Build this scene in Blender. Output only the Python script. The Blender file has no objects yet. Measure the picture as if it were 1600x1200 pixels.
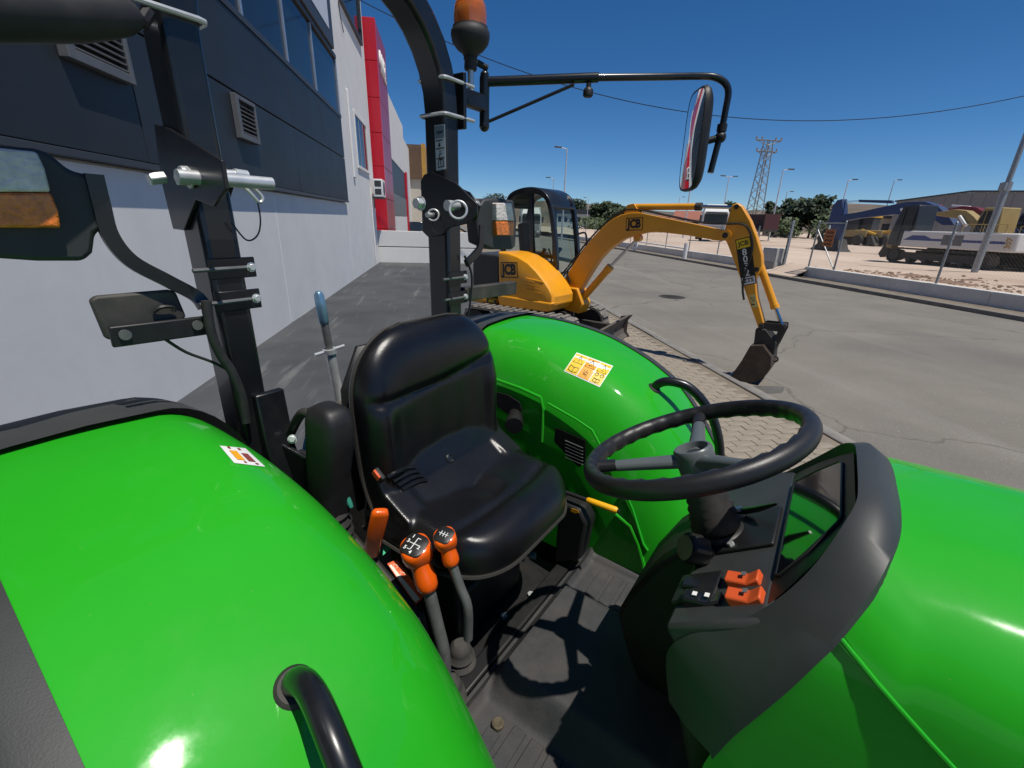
import bpy, bmesh, math, random
import numpy as np
from mathutils import Vector, Matrix, noise
from mathutils.bvhtree import BVHTree
random.seed(7)
scene = bpy.context.scene
COL = scene.collection

# ------------------------------------------------------------------ camera
FPX = 695.0                                   # focal length in photograph pixels (1600 wide)
CAM_H = 1.85
def unit(v): return v/np.linalg.norm(v)
def cdir(px, py): return unit(np.array([px-800., py-600., FPX]))
DOWN = unit(np.array([-55., 1887., FPX]))     # vertical vanishing point
BW = cdir(693, 341); BW = unit(BW-DOWN*(BW@DOWN))
RC = np.array([np.cross(BW, -DOWN), BW, -DOWN])   # camera (x right, y down, z fwd) -> world
cam_d = bpy.data.cameras.new('camera'); cam = bpy.data.objects.new('camera', cam_d)
COL.objects.link(cam); scene.camera = cam
cam_d.sensor_width = 36.0; cam_d.lens = FPX/1600*36.0
cam_d.clip_start = .02; cam_d.clip_end = 6000
m4 = Matrix.Identity(4)
for i in range(3):
    m4[i][0] = RC[i, 0]; m4[i][1] = -RC[i, 1]; m4[i][2] = -RC[i, 2]
m4[2][3] = CAM_H
cam.matrix_world = m4
scene.render.resolution_x = 1024; scene.render.resolution_y = 768

# ------------------------------------------------------------------ sky, sun, exposure
SUN_EL = math.radians(69); SUN_AZ = math.radians(139)      # azimuth measured from +Y towards +X
world = bpy.data.worlds.new('World'); scene.world = world; world.use_nodes = True
wn = world.node_tree.nodes; wl = world.node_tree.links
sky = wn.new('ShaderNodeTexSky'); sky.sky_type = 'NISHITA'; sky.sun_disc = False
sky.sun_elevation = SUN_EL; sky.sun_rotation = SUN_AZ
sky.altitude = 3000; sky.air_density = 1.0; sky.dust_density = 0.0; sky.ozone_density = 6.0
hs = wn.new('ShaderNodeHueSaturation'); hs.inputs['Saturation'].default_value = 1.22
wl.new(sky.outputs[0], hs.inputs['Color']); wl.new(hs.outputs[0], wn['Background'].inputs[0]); wn['Background'].inputs[1].default_value = 0.085
sd = bpy.data.lights.new('sun', 'SUN'); so = bpy.data.objects.new('sun', sd); COL.objects.link(so)
sd.energy = 4.1; sd.angle = math.radians(.55); sd.color = (1, .95, .87)
sv = Vector((math.sin(SUN_AZ)*math.cos(SUN_EL), math.cos(SUN_AZ)*math.cos(SUN_EL), math.sin(SUN_EL)))
so.rotation_euler = sv.to_track_quat('Z', 'Y').to_euler(); so.location = (10, -10, 20)
scene.view_settings.view_transform = 'Standard'; scene.view_settings.look = 'None'
scene.view_settings.exposure = 0.08; scene.view_settings.gamma = 1.0

# ------------------------------------------------------------------ pixel helpers (direction only; distance from a plane)
CAMP = np.array([0, 0, CAM_H])
def wray(px, py): return RC@cdir(px, py)
def gp(px, py, z=0.):
    r = wray(px, py); return Vector(CAMP+(z-CAM_H)/r[2]*r)
def xp(px, py, x):
    r = wray(px, py); return Vector(CAMP+x/r[0]*r)
def yp(px, py, y):
    r = wray(px, py); return Vector(CAMP+y/r[1]*r)
LV = RC@cdir(1320, 362); LV[2] = 0; LV = unit(LV)          # tractor left
FV = np.array([LV[1], -LV[0], 0])                          # tractor forward
TO = -1.0*FV+.82*LV                                        # rear axle on the ground
CL = Vector((1.0, -.82, CAM_H))                            # camera in tractor coordinates
def lray(px, py):
    r = wray(px, py); return Vector((r@FV, r@LV, r[2]))
def lp(px, py, x=None, y=None, z=None):
    r = lray(px, py)
    t = (x-CL.x)/r.x if x is not None else (y-CL.y)/r.y if y is not None else (z-CL.z)/r.z
    return CL+r*t

# ------------------------------------------------------------------ materials
MATS = {}
def mat(name, col, rough=.5, metal=0., var=.12, scale=6., bump=0., bscale=60., coat=0., dust=0., dustcol=(.35, .29, .2), spec=.5,
        trans=0., alpha=1., dscale=3., col2=None, emit=None):
    if name in MATS: return MATS[name]
    m = bpy.data.materials.new(name); m.use_nodes = True
    nt = m.node_tree; N = nt.nodes; Lk = nt.links
    b = N['Principled BSDF']
    b.inputs['Metallic'].default_value = metal; b.inputs['Roughness'].default_value = rough
    b.inputs['Coat Weight'].default_value = coat; b.inputs['Coat Roughness'].default_value = .08
    b.inputs['Specular IOR Level'].default_value = spec
    b.inputs['Transmission Weight'].default_value = trans; b.inputs['Alpha'].default_value = alpha
    tc = N.new('ShaderNodeTexCoord')
    nz = N.new('ShaderNodeTexNoise'); nz.inputs['Scale'].default_value = scale; nz.inputs['Detail'].default_value = 6
    nz.inputs['Roughness'].default_value = .65
    Lk.new(tc.outputs['Object'], nz.inputs['Vector'])
    mx = N.new('ShaderNodeMix'); mx.data_type = 'RGBA'
    c = Vector(col)
    mx.inputs[6].default_value = (*(c*(1-var)), 1)
    mx.inputs[7].default_value = (*(Vector(col2) if col2 else c*(1+var)), 1)
    rp = N.new('ShaderNodeMapRange'); rp.inputs[1].default_value = .3; rp.inputs[2].default_value = .7
    Lk.new(nz.outputs['Fac'], rp.inputs[0]); Lk.new(rp.outputs[0], mx.inputs[0])
    out = mx.outputs[2]
    if dust > 0:
        n2 = N.new('ShaderNodeTexNoise'); n2.inputs['Scale'].default_value = dscale; n2.inputs['Detail'].default_value = 9
        n2.inputs['Roughness'].default_value = .72
        Lk.new(tc.outputs['Object'], n2.inputs['Vector'])
        r2 = N.new('ShaderNodeMapRange'); r2.inputs[1].default_value = .45; r2.inputs[2].default_value = .8
        r2.inputs[4].default_value = dust
        Lk.new(n2.outputs['Fac'], r2.inputs[0])
        m2 = N.new('ShaderNodeMix'); m2.data_type = 'RGBA'; m2.inputs[7].default_value = (*dustcol, 1)
        Lk.new(r2.outputs[0], m2.inputs[0]); Lk.new(out, m2.inputs[6]); out = m2.outputs[2]
        ra = N.new('ShaderNodeMath'); ra.operation = 'ADD'; ra.inputs[1].default_value = rough
        Lk.new(r2.outputs[0], ra.inputs[0]); Lk.new(ra.outputs[0], b.inputs['Roughness'])
    Lk.new(out, b.inputs['Base Color'])
    if bump > 0:
        n3 = N.new('ShaderNodeTexNoise'); n3.inputs['Scale'].default_value = bscale; n3.inputs['Detail'].default_value = 4
        Lk.new(tc.outputs['Object'], n3.inputs['Vector'])
        bp = N.new('ShaderNodeBump'); bp.inputs['Strength'].default_value = bump; bp.inputs['Distance'].default_value = .01
        Lk.new(n3.outputs['Fac'], bp.inputs['Height']); Lk.new(bp.outputs[0], b.inputs['Normal'])
    if emit:
        b.inputs['Emission Color'].default_value = (*emit[0], 1); b.inputs['Emission Strength'].default_value = emit[1]
    MATS[name] = m
    return m

def paint(name, col, dustcol, dust=.16, rough=.55, coat=.6):
    m = bpy.data.materials.new(name); m.use_nodes = True; nt = m.node_tree; N = nt.nodes; Lk = nt.links; b = N['Principled BSDF']
    tc = N.new('ShaderNodeTexCoord')
    def nz(sc, det=6, ro=.6, mapping=None, dist=0.):
        n = N.new('ShaderNodeTexNoise'); n.inputs['Scale'].default_value = sc; n.inputs['Detail'].default_value = det; n.inputs['Roughness'].default_value = ro; n.inputs['Distortion'].default_value = dist
        if mapping:
            mp = N.new('ShaderNodeMapping'); mp.inputs['Rotation'].default_value = mapping[0]; mp.inputs['Scale'].default_value = mapping[1]
            Lk.new(tc.outputs['Object'], mp.inputs['Vector']); Lk.new(mp.outputs[0], n.inputs['Vector'])
        else: Lk.new(tc.outputs['Object'], n.inputs['Vector'])
        return n.outputs['Fac']
    def mr(x, a, bb, c=0., d=1.):
        r = N.new('ShaderNodeMapRange'); r.inputs[1].default_value = a; r.inputs[2].default_value = bb; r.inputs[3].default_value = c; r.inputs[4].default_value = d
        Lk.new(x, r.inputs[0]); return r.outputs[0]
    def mix(f, a, bb):
        x = N.new('ShaderNodeMix'); x.data_type = 'RGBA'; Lk.new(f, x.inputs[0])
        for k, v in ((6, a), (7, bb)):
            if isinstance(v, tuple): x.inputs[k].default_value = (*v, 1)
            else: Lk.new(v, x.inputs[k])
        return x.outputs[2]
    c = Vector(col)
    o = mix(mr(nz(2.2), .3, .7), tuple(c*.94), tuple(c*1.06))
    o = mix(mr(nz(3.5, 10, .7), .52, .85, 0, dust), o, dustcol)                       # dust film in patches
    o = mix(mr(nz(1., 3, .5, ((.3, .2, .5), (6, 90, 60))), .72, .80, 0, .10), o, tuple(Vector(dustcol)*1.2))   # wiping marks
    o = mix(mr(nz(1., 2, .5, ((.1, .6, -.7), (5, 160, 120))), .77, .80, 0, .22), o, tuple(Vector(dustcol)*1.3))  # fine scratches
    o = mix(mr(nz(230, 1, .4), .80, .83, 0, .35), o, dustcol)                         # a few specks
    Lk.new(o, b.inputs['Base Color'])
    b.inputs['Roughness'].default_value = rough; b.inputs['Specular IOR Level'].default_value = .12
    b.inputs['Coat Weight'].default_value = coat
    Lk.new(mr(nz(4, 8, .7), .40, .8, .03, .16), b.inputs['Coat Roughness'])
    bp = N.new('ShaderNodeBump'); bp.inputs['Strength'].default_value = .06; bp.inputs['Distance'].default_value = .01
    Lk.new(nz(9, 2, .5), bp.inputs['Height']); Lk.new(bp.outputs[0], b.inputs['Coat Normal'])
    MATS[name] = m; return m
GREEN = paint('green_paint', (.018, .375, .013), (.20, .36, .13))
TRIM = mat('black_plastic_trim', (.035, .038, .037), .55, var=.15, bump=.08, bscale=400, dust=.10, dscale=5, dustcol=(.16, .16, .14))
COWL = mat('grey_plastic_cowl', (.036, .040, .040), .5, var=.10, bump=.05, bscale=900, dust=.06, dustcol=(.2, .19, .16))
BLACKP = mat('black_gloss_paint', (.009, .010, .012), .3, var=.2, coat=.2, dust=.05, dscale=9, dustcol=(.2, .18, .15))
BLACKM = mat('black_satin', (.009, .009, .010), .5, var=.25, dust=.08, dscale=9, dustcol=(.18, .15, .11))
VINYL = mat('black_vinyl', (.006, .006, .007), .28, var=.15, bump=.09, bscale=520, dust=.03, dscale=6, dustcol=(.12, .11, .1))
RUBBER = mat('black_rubber', (.020, .020, .021), .6, var=.2, dust=.12, dscale=8)
MATR = mat('rubber_floor_mat', (.036, .037, .039), .6, var=.2, bump=.1, bscale=250, dust=.38, dscale=7, dustcol=(.13, .11, .085))
WHEELR = mat('steering_rim', (.013, .013, .014), .40, var=.15, bump=.07, bscale=600, dust=.04, dscale=8)
GREYS = mat('grey_spoke_plastic', (.10, .115, .12), .35, var=.08)
ORANGE = mat('orange_plastic', (.84, .115, .006), .3, var=.05, coat=.4)
ORANGED = mat('orange_switch', (.62, .09, .02), .45, var=.08)
YELLOWL = mat('yellow_plastic', (.85, .43, .01), .35, var=.06)
ZINC = mat('zinc_plated_steel', (.66, .68, .68), .36, metal=.55, var=.15, scale=30, dust=.15, dscale=20, dustcol=(.3, .28, .24))
STEELB = mat('blued_steel', (.22, .38, .52), .35, metal=.65, var=.2, scale=20)
STEELD = mat('dull_steel_rod', (.15, .155, .15), .5, metal=.4, var=.2, scale=30, dust=.15)
RUSTY = mat('weathered_steel', (.12, .105, .09), .7, metal=.3, var=.35, scale=14, dust=.3, dustcol=(.22, .15, .10))
CLEARL = mat('clear_lens', (.72, .65, .60), .25, var=.25, scale=40, coat=.5, bump=.5, bscale=90)
AMBER = mat('amber_lens', (.80, .20, .02), .25, var=.45, scale=45, coat=.6, bump=.5, bscale=90)
BEACON = mat('beacon_amber', (.85, .22, .03), .08, var=.06, coat=1., trans=.55)
WHITE = mat('white_paint', (.78, .78, .76), .5, var=.04)
PRINTW = mat('white_print', (.8, .8, .78), .5, var=.02)
PRINTK = mat('black_print', (.012, .012, .012), .45, var=.02)
PRINTY = mat('yellow_print', (.85, .58, .015), .45, var=.03)
PRINTO = mat('orange_yellow_print', (.85, .38, .01), .45, var=.03)
PRINTG = mat('green_print', (.05, .45, .22), .4, var=.03)
PRINTR = mat('brown_red_print', (.25, .05, .04), .5, var=.03)
GLASSD = mat('instrument_glass', (.006, .007, .008), .04, var=.0, coat=.6)
MIRROR = mat('mirror_glass', (.9, .9, .9), .015, metal=1., var=0)
GLASS = mat('window_glass_dark', (.014, .020, .028), .07, var=.2, scale=.6, spec=.32)
# ------------------------------------------------------------------ mesh builder
def V(*a): return Vector(a)
def frame(z, up=None):
    z = Vector(z).normalized()
    u = Vector(up) if up is not None else (Vector((0, 0, 1)) if abs(z.z) < .95 else Vector((1, 0, 0)))
    x = u.cross(z)
    if x.length < 1e-6: x = Vector((1, 0, 0)).cross(z)
    x.normalize(); y = z.cross(x)
    return x, y, z
class MB:
    def __init__(s): s.v = []; s.f = []
    def add(s, vs, fs):
        o = len(s.v); s.v += [tuple(v) for v in vs]; s.f += [tuple(o+i for i in f) for f in fs]; return s
    def box(s, c, d, R=None):
        c = Vector(c); h = Vector(d)/2
        vs = []
        for x in (-1, 1):
            for y in (-1, 1):
                for z in (-1, 1):
                    p = Vector((x*h.x, y*h.y, z*h.z))
                    if R is not None: p = R@p
                    vs.append(c+p)
        return s.add(vs, [(0, 1, 3, 2), (4, 6, 7, 5), (0, 4, 5, 1), (2, 3, 7, 6), (0, 2, 6, 4), (1, 5, 7, 3)])
    def bx(s, x0, x1, y0, y1, z0, z1): return s.box(((x0+x1)/2, (y0+y1)/2, (z0+z1)/2), (abs(x1-x0), abs(y1-y0), abs(z1-z0)))
    def loft(s, rings, closed=True, caps=True):
        n = len(rings[0]); vs = [p for r in rings for p in r]; fs = []
        m = n if closed else n-1
        for i in range(len(rings)-1):
            for j in range(m):
                a = i*n+j; b = i*n+(j+1) % n
                fs.append((a, b, b+n, a+n))
        if caps and closed:
            fs.append(tuple(range(n-1, -1, -1))); fs.append(tuple((len(rings)-1)*n+j for j in range(n)))
        return s.add(vs, fs)
    def lathe(s, prof, o, ax, n=20, caps=True):
        x, y, z = frame(ax); o = Vector(o)
        return s.loft([[o+z*h+(x*math.cos(2*math.pi*j/n)+y*math.sin(2*math.pi*j/n))*r for j in range(n)] for r, h in prof], True, caps)
    def cyl(s, a, b, r, r2=None, n=14):
        a = Vector(a); b = Vector(b); d = b-a
        return s.lathe([(r, 0), (r if r2 is None else r2, d.length)], a, d, n)
    def tube(s, pts, r, n=10, closed=False, rect=None, up=None):
        pts = [Vector(p) for p in pts]; N = len(pts); rings = []
        px = None
        for i, p in enumerate(pts):
            if closed: t = pts[(i+1) % N]-pts[i-1]
            else: t = pts[min(i+1, N-1)]-pts[max(i-1, 0)]
            t.normalize()
            if rect and up is not None: x, y, _ = frame(t, up)
            elif px is None: x, y, _ = frame(t, up)
            else:
                x = (px-t*px.dot(t)).normalized(); y = t.cross(x)
            px = x
            if rect:
                w, h = rect[0]/2, rect[1]/2
                rings.append([p+x*a*w+y*b*h for a, b in ((-1, -1), (1, -1), (1, 1), (-1, 1))])
            else:
                rr = r[i] if isinstance(r, (list, tuple)) else r
                rings.append([p+(x*math.cos(2*math.pi*j/n)+y*math.sin(2*math.pi*j/n))*rr for j in range(n)])
        if closed: rings.append(rings[0])
        return s.loft(rings, True, not closed)
    def prism(s, poly, vec):
        vec = Vector(vec); n = len(poly); a = [Vector(p) for p in poly]
        vs = a+[p+vec for p in a]
        fs = [tuple(range(n)), tuple(range(2*n-1, n-1, -1))]+[(i, i+n, (i+1) % n+n, (i+1) % n) for i in range(n)]
        return s.add(vs, fs)
    def grid(s, fn, nu, nv):
        vs = [fn(i/nu, j/nv) for i in range(nu+1) for j in range(nv+1)]
        fs = [(i*(nv+1)+j, (i+1)*(nv+1)+j, (i+1)*(nv+1)+j+1, i*(nv+1)+j+1) for i in range(nu) for j in range(nv)]
        return s.add(vs, fs)
    def sphere(s, c, r, nu=14, nv=10, sc=(1, 1, 1)):
        c = Vector(c)
        return s.loft([[c+Vector((r*sc[0]*math.sin(a)*math.cos(2*math.pi*j/nu), r*sc[1]*math.sin(a)*math.sin(2*math.pi*j/nu), r*sc[2]*math.cos(a)))
                        for j in range(nu)] for a in [max(.02, min(math.pi-.02, math.pi*i/nv)) for i in range(nv+1)]])
    def mesh(s, name):
        me = bpy.data.meshes.new(name); me.from_pydata(s.v, [], s.f)
        bm = bmesh.new(); bm.from_mesh(me); bmesh.ops.recalc_face_normals(bm, faces=bm.faces); bm.to_mesh(me); bm.free()
        return me
    def build(s, name, m, parent=None, smooth=40, bevel=0., seg=2, solid=0., sub=0):
        me = s.mesh(name); me.materials.append(m)
        if smooth:
            for p in me.polygons: p.use_smooth = True
            me.set_sharp_from_angle(angle=math.radians(smooth))
        o = bpy.data.objects.new(name, me); COL.objects.link(o)
        if parent: o.parent = parent
        if solid:
            md = o.modifiers.new('solidify', 'SOLIDIFY'); md.thickness = abs(solid); md.offset = -1 if solid > 0 else 1
        if bevel:
            md = o.modifiers.new('bevel', 'BEVEL'); md.width = bevel; md.segments = seg; md.limit_method = 'ANGLE'; md.angle_limit = math.radians(35)
        if sub:
            md = o.modifiers.new('subsurf', 'SUBSURF'); md.levels = sub; md.render_levels = sub
        return o
def tag(o, label, cat, group=None):
    o['label'] = label; o['category'] = cat
    if group: o['group'] = group
    return o
def struct(o): o['kind'] = 'structure'; return o
def stuff(o): o['kind'] = 'stuff'; return o
def empty(name, loc, label, cat, rz=0, group=None):
    o = bpy.data.objects.new(name, None); COL.objects.link(o); o.location = loc; o.rotation_euler = (0, 0, rz)
    o.empty_display_size = .2
    return tag(o, label, cat, group)
def share(o, parent, loc=(0, 0, 0), rz=0):
    c = o.copy(); COL.objects.link(c); c.parent = parent; c.location = loc; c.rotation_euler = (0, 0, rz); return c
def text(name, s, size, m, parent, origin, xdir, ydir, extrude=.001, bold=0., sx=1.):
    cu = bpy.data.curves.new(name, 'FONT'); cu.body = s; cu.size = size; cu.extrude = extrude; cu.align_x = 'CENTER'; cu.align_y = 'CENTER'
    cu.offset = bold; cu.resolution_u = 3
    t = bpy.data.objects.new(name, cu); COL.objects.link(t)
    dg = bpy.context.evaluated_depsgraph_get()
    me = bpy.data.meshes.new_from_object(t.evaluated_get(dg)); bpy.data.objects.remove(t); bpy.data.curves.remove(cu)
    x = Vector(xdir).normalized(); y = Vector(ydir); y = (y-x*y.dot(x)).normalized(); z = x.cross(y); o3 = Vector(origin)
    for v in me.vertices: v.co = o3+x*(v.co.x*sx)+y*v.co.y+z*v.co.z
    me.materials.clear(); me.materials.append(m); me.name = name
    o = bpy.data.objects.new(name, me); COL.objects.link(o)
    if parent: o.parent = parent
    return o
def catmull(pts, k=6):
    P = [Vector(p) for p in pts]; out = []
    for i in range(len(P)-1):
        a = P[max(i-1, 0)]; b = P[i]; c = P[i+1]; d = P[min(i+2, len(P)-1)]
        for j in range(k):
            t = j/k
            out.append(.5*((2*b)+(c-a)*t+(2*a-5*b+4*c-d)*t*t+(3*b-a-3*c+d)*t**3))
    out.append(P[-1]); return out
# ------------------------------------------------------------------ surfaces
def ground_mat(name, c1, c2, scale, rough=.9, bump=.3, bscale=40, speck=.0, speckcol=(.5, .5, .48), patch=None, pscale=.4, streak=None, crack=None):
    m = bpy.data.materials.new(name); m.use_nodes = True; nt = m.node_tree; N = nt.nodes; Lk = nt.links; b = N['Principled BSDF']
    b.inputs['Roughness'].default_value = rough; b.inputs['Specular IOR Level'].default_value = .3
    tc = N.new('ShaderNodeTexCoord')
    def nz(s, d=8, r=.65):
        n = N.new('ShaderNodeTexNoise'); n.inputs['Scale'].default_value = s; n.inputs['Detail'].default_value = d; n.inputs['Roughness'].default_value = r
        Lk.new(tc.outputs['Object'], n.inputs['Vector']); return n.outputs['Fac']
    def mr(x, a, b2, c=0., d=1.):
        r = N.new('ShaderNodeMapRange'); r.inputs[1].default_value = a; r.inputs[2].default_value = b2; r.inputs[3].default_value = c; r.inputs[4].default_value = d
        Lk.new(x, r.inputs[0]); return r.outputs[0]
    def mix(f, a, bb):
        x = N.new('ShaderNodeMix'); x.data_type = 'RGBA'; Lk.new(f, x.inputs[0])
        if isinstance(a, tuple): x.inputs[6].default_value = (*a, 1)
        else: Lk.new(a, x.inputs[6])
        if isinstance(bb, tuple): x.inputs[7].default_value = (*bb, 1)
        else: Lk.new(bb, x.inputs[7])
        return x.outputs[2]
    o = mix(mr(nz(scale), .3, .7), c1, c2)
    if patch: o = mix(mr(nz(pscale, 5, .55), .5, .68, 0, .75), o, patch)
    if streak:
        for ang, sc, th, am in streak[1]:
            mp = N.new('ShaderNodeMapping'); mp.inputs['Rotation'].default_value = (0, 0, math.radians(ang)); mp.inputs['Scale'].default_value = sc
            Lk.new(tc.outputs['Object'], mp.inputs['Vector'])
            n = N.new('ShaderNodeTexNoise'); n.inputs['Scale'].default_value = 1.; n.inputs['Detail'].default_value = 5; n.inputs['Roughness'].default_value = .6; n.inputs['Distortion'].default_value = .3
            Lk.new(mp.outputs[0], n.inputs['Vector']); o = mix(mr(n.outputs['Fac'], th, th+.12, 0, am), o, streak[0])
    if crack:
        vm = N.new('ShaderNodeVectorMath'); vm.operation = 'MULTIPLY_ADD'
        nn = N.new('ShaderNodeTexNoise'); nn.inputs['Scale'].default_value = 1.3; nn.inputs['Detail'].default_value = 6; Lk.new(tc.outputs['Object'], nn.inputs['Vector'])
        vm.inputs[1].default_value = (.9, .9, 0); Lk.new(nn.outputs['Color'], vm.inputs[0]); Lk.new(tc.outputs['Object'], vm.inputs[2])
        vo = N.new('ShaderNodeTexVoronoi'); vo.feature = 'DISTANCE_TO_EDGE'; vo.inputs['Scale'].default_value = crack[0]; Lk.new(vm.outputs[0], vo.inputs['Vector'])
        o = mix(mr(vo.outputs['Distance'], .0, crack[1], crack[2], 0), o, tuple(x*.45 for x in c1))
        g2 = nz(260, 2, .6); o = mix(mr(g2, .50, .70, 0, .5), o, tuple(x*1.5 for x in c2)); g3 = nz(190, 2, .5); o = mix(mr(g3, .56, .72, 0, .6), o, tuple(x*.45 for x in c1))
    fine = nz(90, 3, .6)
    o = mix(mr(fine, .55, .75, 0, .35), o, tuple(x*.55 for x in c1))
    if speck: o = mix(mr(nz(35, 2, .5), .66, .72, 0, speck), o, speckcol)
    Lk.new(o, b.inputs['Base Color'])
    bp = N.new('ShaderNodeBump'); bp.inputs['Strength'].default_value = bump; bp.inputs['Distance'].default_value = .01
    Lk.new(nz(bscale, 6), bp.inputs['Height']); Lk.new(bp.outputs[0], b.inputs['Normal'])
    return m
M_EARTH = ground_mat('dry_earth', (.20, .15, .095), (.30, .23, .15), .08, patch=(.10, .11, .045), pscale=.03)
M_ROAD = ground_mat('worn_asphalt', (.160, .147, .125), (.218, .200, .170), .7, bump=.35, bscale=70, speck=.45, speckcol=(.38, .36, .33), patch=(.125, .117, .108), pscale=.25, streak=((.25, .235, .215), ((0, (1.6, .08, 1), .56, .4), (3, (4, .15, 1), .62, .35))), crack=(.22, .006, .7))
M_FORE = ground_mat('dark_concrete', (.045, .049, .054), (.078, .083, .088), .8, bump=.25, bscale=60, speck=.15, speckcol=(.2, .2, .2), patch=(.10, .10, .098), pscale=.35, streak=((.20, .20, .195), ((12, (5, .35, 1), .60, .55), (-50, (7, .5, 1), .62, .45), (70, (9, .8, 1), .64, .4))))
M_SAND = ground_mat('jointing_sand', (.17, .14, .108), (.235, .20, .155), 4)
M_YARD = ground_mat('pale_crushed_stone', (.47, .36, .275), (.60, .49, .39), .25, bump=.5, bscale=25, speck=.3, speckcol=(.62, .55, .48), patch=(.36, .25, .18), pscale=.12)
M_PAVER = mat('sandstone_paver', (.27, .232, .18), .85, var=.22, scale=5, bump=.3, bscale=120, dust=.3, dustcol=(.30, .25, .19))
M_KERB = mat('concrete_kerb', (.185, .175, .16), .85, var=.25, scale=6, bump=.3, bscale=90)
M_CONC = mat('cast_concrete', (.36, .35, .33), .85, var=.15, scale=2, bump=.2, bscale=50, dust=.3, dustcol=(.25, .2, .15), dscale=1)
ZR, ZP = -.06, .04
def sheet(name, x0, x1, y0, y1, z, m, nx=1, ny=1, amp=0., fr=.3):
    mb = MB()
    def fn(u, v):
        x = x0+(x1-x0)*u; y = y0+(y1-y0)*v
        zz = z+(noise.noise(Vector((x*fr, y*fr, 0)))*amp if amp else 0)
        return (x, y, zz)
    mb.grid(fn, nx, ny); return struct(mb.build(name, m))
sheet('ground', -2500, 2500, -2500, 2500, -.35, M_EARTH)
sheet('road', 3.6, 13.4, -40, 140, ZR, M_ROAD)
sheet('forecourt', -2.9, 1.9, -14, 20.3, ZP-.012, M_FORE)
pav = sheet('pavement', 1.9, 3.5, -14, 30, ZP-.008, M_SAND)
sheet('far_pavement', 13.52, 14.4, -40, 60, ZP, M_SAND)
yard = sheet('yard', 14.62, 130, -30, 130, .40, M_YARD, 90, 110, .10, .25)
def wproj(p):
    c = RC.T@(np.array(p)-CAMP); return 800+FPX*c[0]/c[2], 600+FPX*c[1]/c[2], c[2]
# pavers in running bond, each its own piece where they show largest
pm = MB(); pm.box((0, 0, 0), (.194, .094, .02)); pme = pm.mesh('paver'); pme.materials.append(M_PAVER)
cells = []
for r in range(-20, 110):
    for c in range(8):
        x = 2.0+c*.2+(.1 if r % 2 else 0); y = r*.1+.6
        if x+.1 > 3.49: continue
        px, py, d = wproj((x, y, ZP))
        vis = d > .3 and 0 < px < 1600 and 0 < py < 1200 and px > 960+(py-520)*.62
        cells.append((0 if vis else 1, d, x, y))
cells.sort()
rest = MB()
for i, (k, d, x, y) in enumerate(cells):
    tz = random.uniform(-.0015, .0015)
    if i < 300:
        o = bpy.data.objects.new('paver', pme); COL.objects.link(o); o.parent = pav
        o.location = (x, y, ZP-.007+tz); o.rotation_euler = (random.uniform(-.012, .012), random.uniform(-.008, .008), random.uniform(-.01, .01))
        md = o.modifiers.new('bevel', 'BEVEL'); md.width = .004; md.segments = 1
    else: rest.box((x, y, ZP-.007+tz), (.194, .094, .02))
stuff(rest.build('paver_field', M_PAVER, pav, smooth=0))
# kerb stones, both sides
km = MB(); km.bx(-.048, .048, -.497, .497, -.12, .012); kme = km.mesh('kerb_stone'); kme.materials.append(M_KERB)
for nm, x, n0, n1 in (('kerb', 3.55, -6, 40), ('far_kerb', 13.46, -2, 60)):
    base = MB(); base.bx(x-.045, x+.045, n0-1, n1+1, -.14, ZP-.03)
    kb = struct(base.build(nm, M_KERB, smooth=0))
    for k in range(n0, n1):
        o = bpy.data.objects.new('kerb_stone', kme); COL.objects.link(o); o.parent = kb
        o.location = (x+random.uniform(-.004, .004), k+.5, ZP+random.uniform(-.004, .004)); o.rotation_euler = (0, 0, random.uniform(-.004, .004))
        md = o.modifiers.new('bevel', 'BEVEL'); md.width = .012; md.segments = 2
# gutter strip and a manhole
gut = MB(); gut.bx(3.6, 3.86, -14, 40, ZR-.02, ZR+.006); struct(gut.build('gutter', mat('gutter_concrete', (.20, .19, .175), .85, var=.2, scale=3, bump=.2, dust=.3), smooth=0))
mh = gp(1050, 464, ZR)
mho = empty('manhole_cover', (mh.x, mh.y, ZR), 'round dark iron manhole cover set in the road', 'manhole')
IRON = mat('cast_iron', (.05, .046, .042), .7, metal=.5, var=.3, scale=20, dust=.3)
mm = MB(); mm.lathe([(.36, -.03), (.36, .006), (.31, .006), (.31, .002)], (0, 0, 0), (0, 0, 1), 28); mm.build('frame', IRON, mho)
mm = MB(); mm.lathe([(.295, -.03), (.295, .005)], (0, 0, 0), (0, 0, 1), 28)
for k in range(-4, 5): mm.bx(-.2, .2, k*.055-.012, k*.055+.012, .005, .009)
mm.build('lid', IRON, mho)
# irregular dark patch on the road
st = MB(); c0 = gp(1192, 609, ZR)
ring = [(c0.x+.30*math.cos(a)*(1+.2*math.sin(3*a)), c0.y+.16*math.sin(a)*(1+.2*math.cos(2*a)), ZR+.004) for a in [i*math.pi/10 for i in range(20)]]
st.add(ring, [tuple(range(20))]); struct(st.build('road_dark_patch', mat('dark_patch', (.10, .095, .085), .7, var=.25, scale=9), smooth=0))
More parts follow.
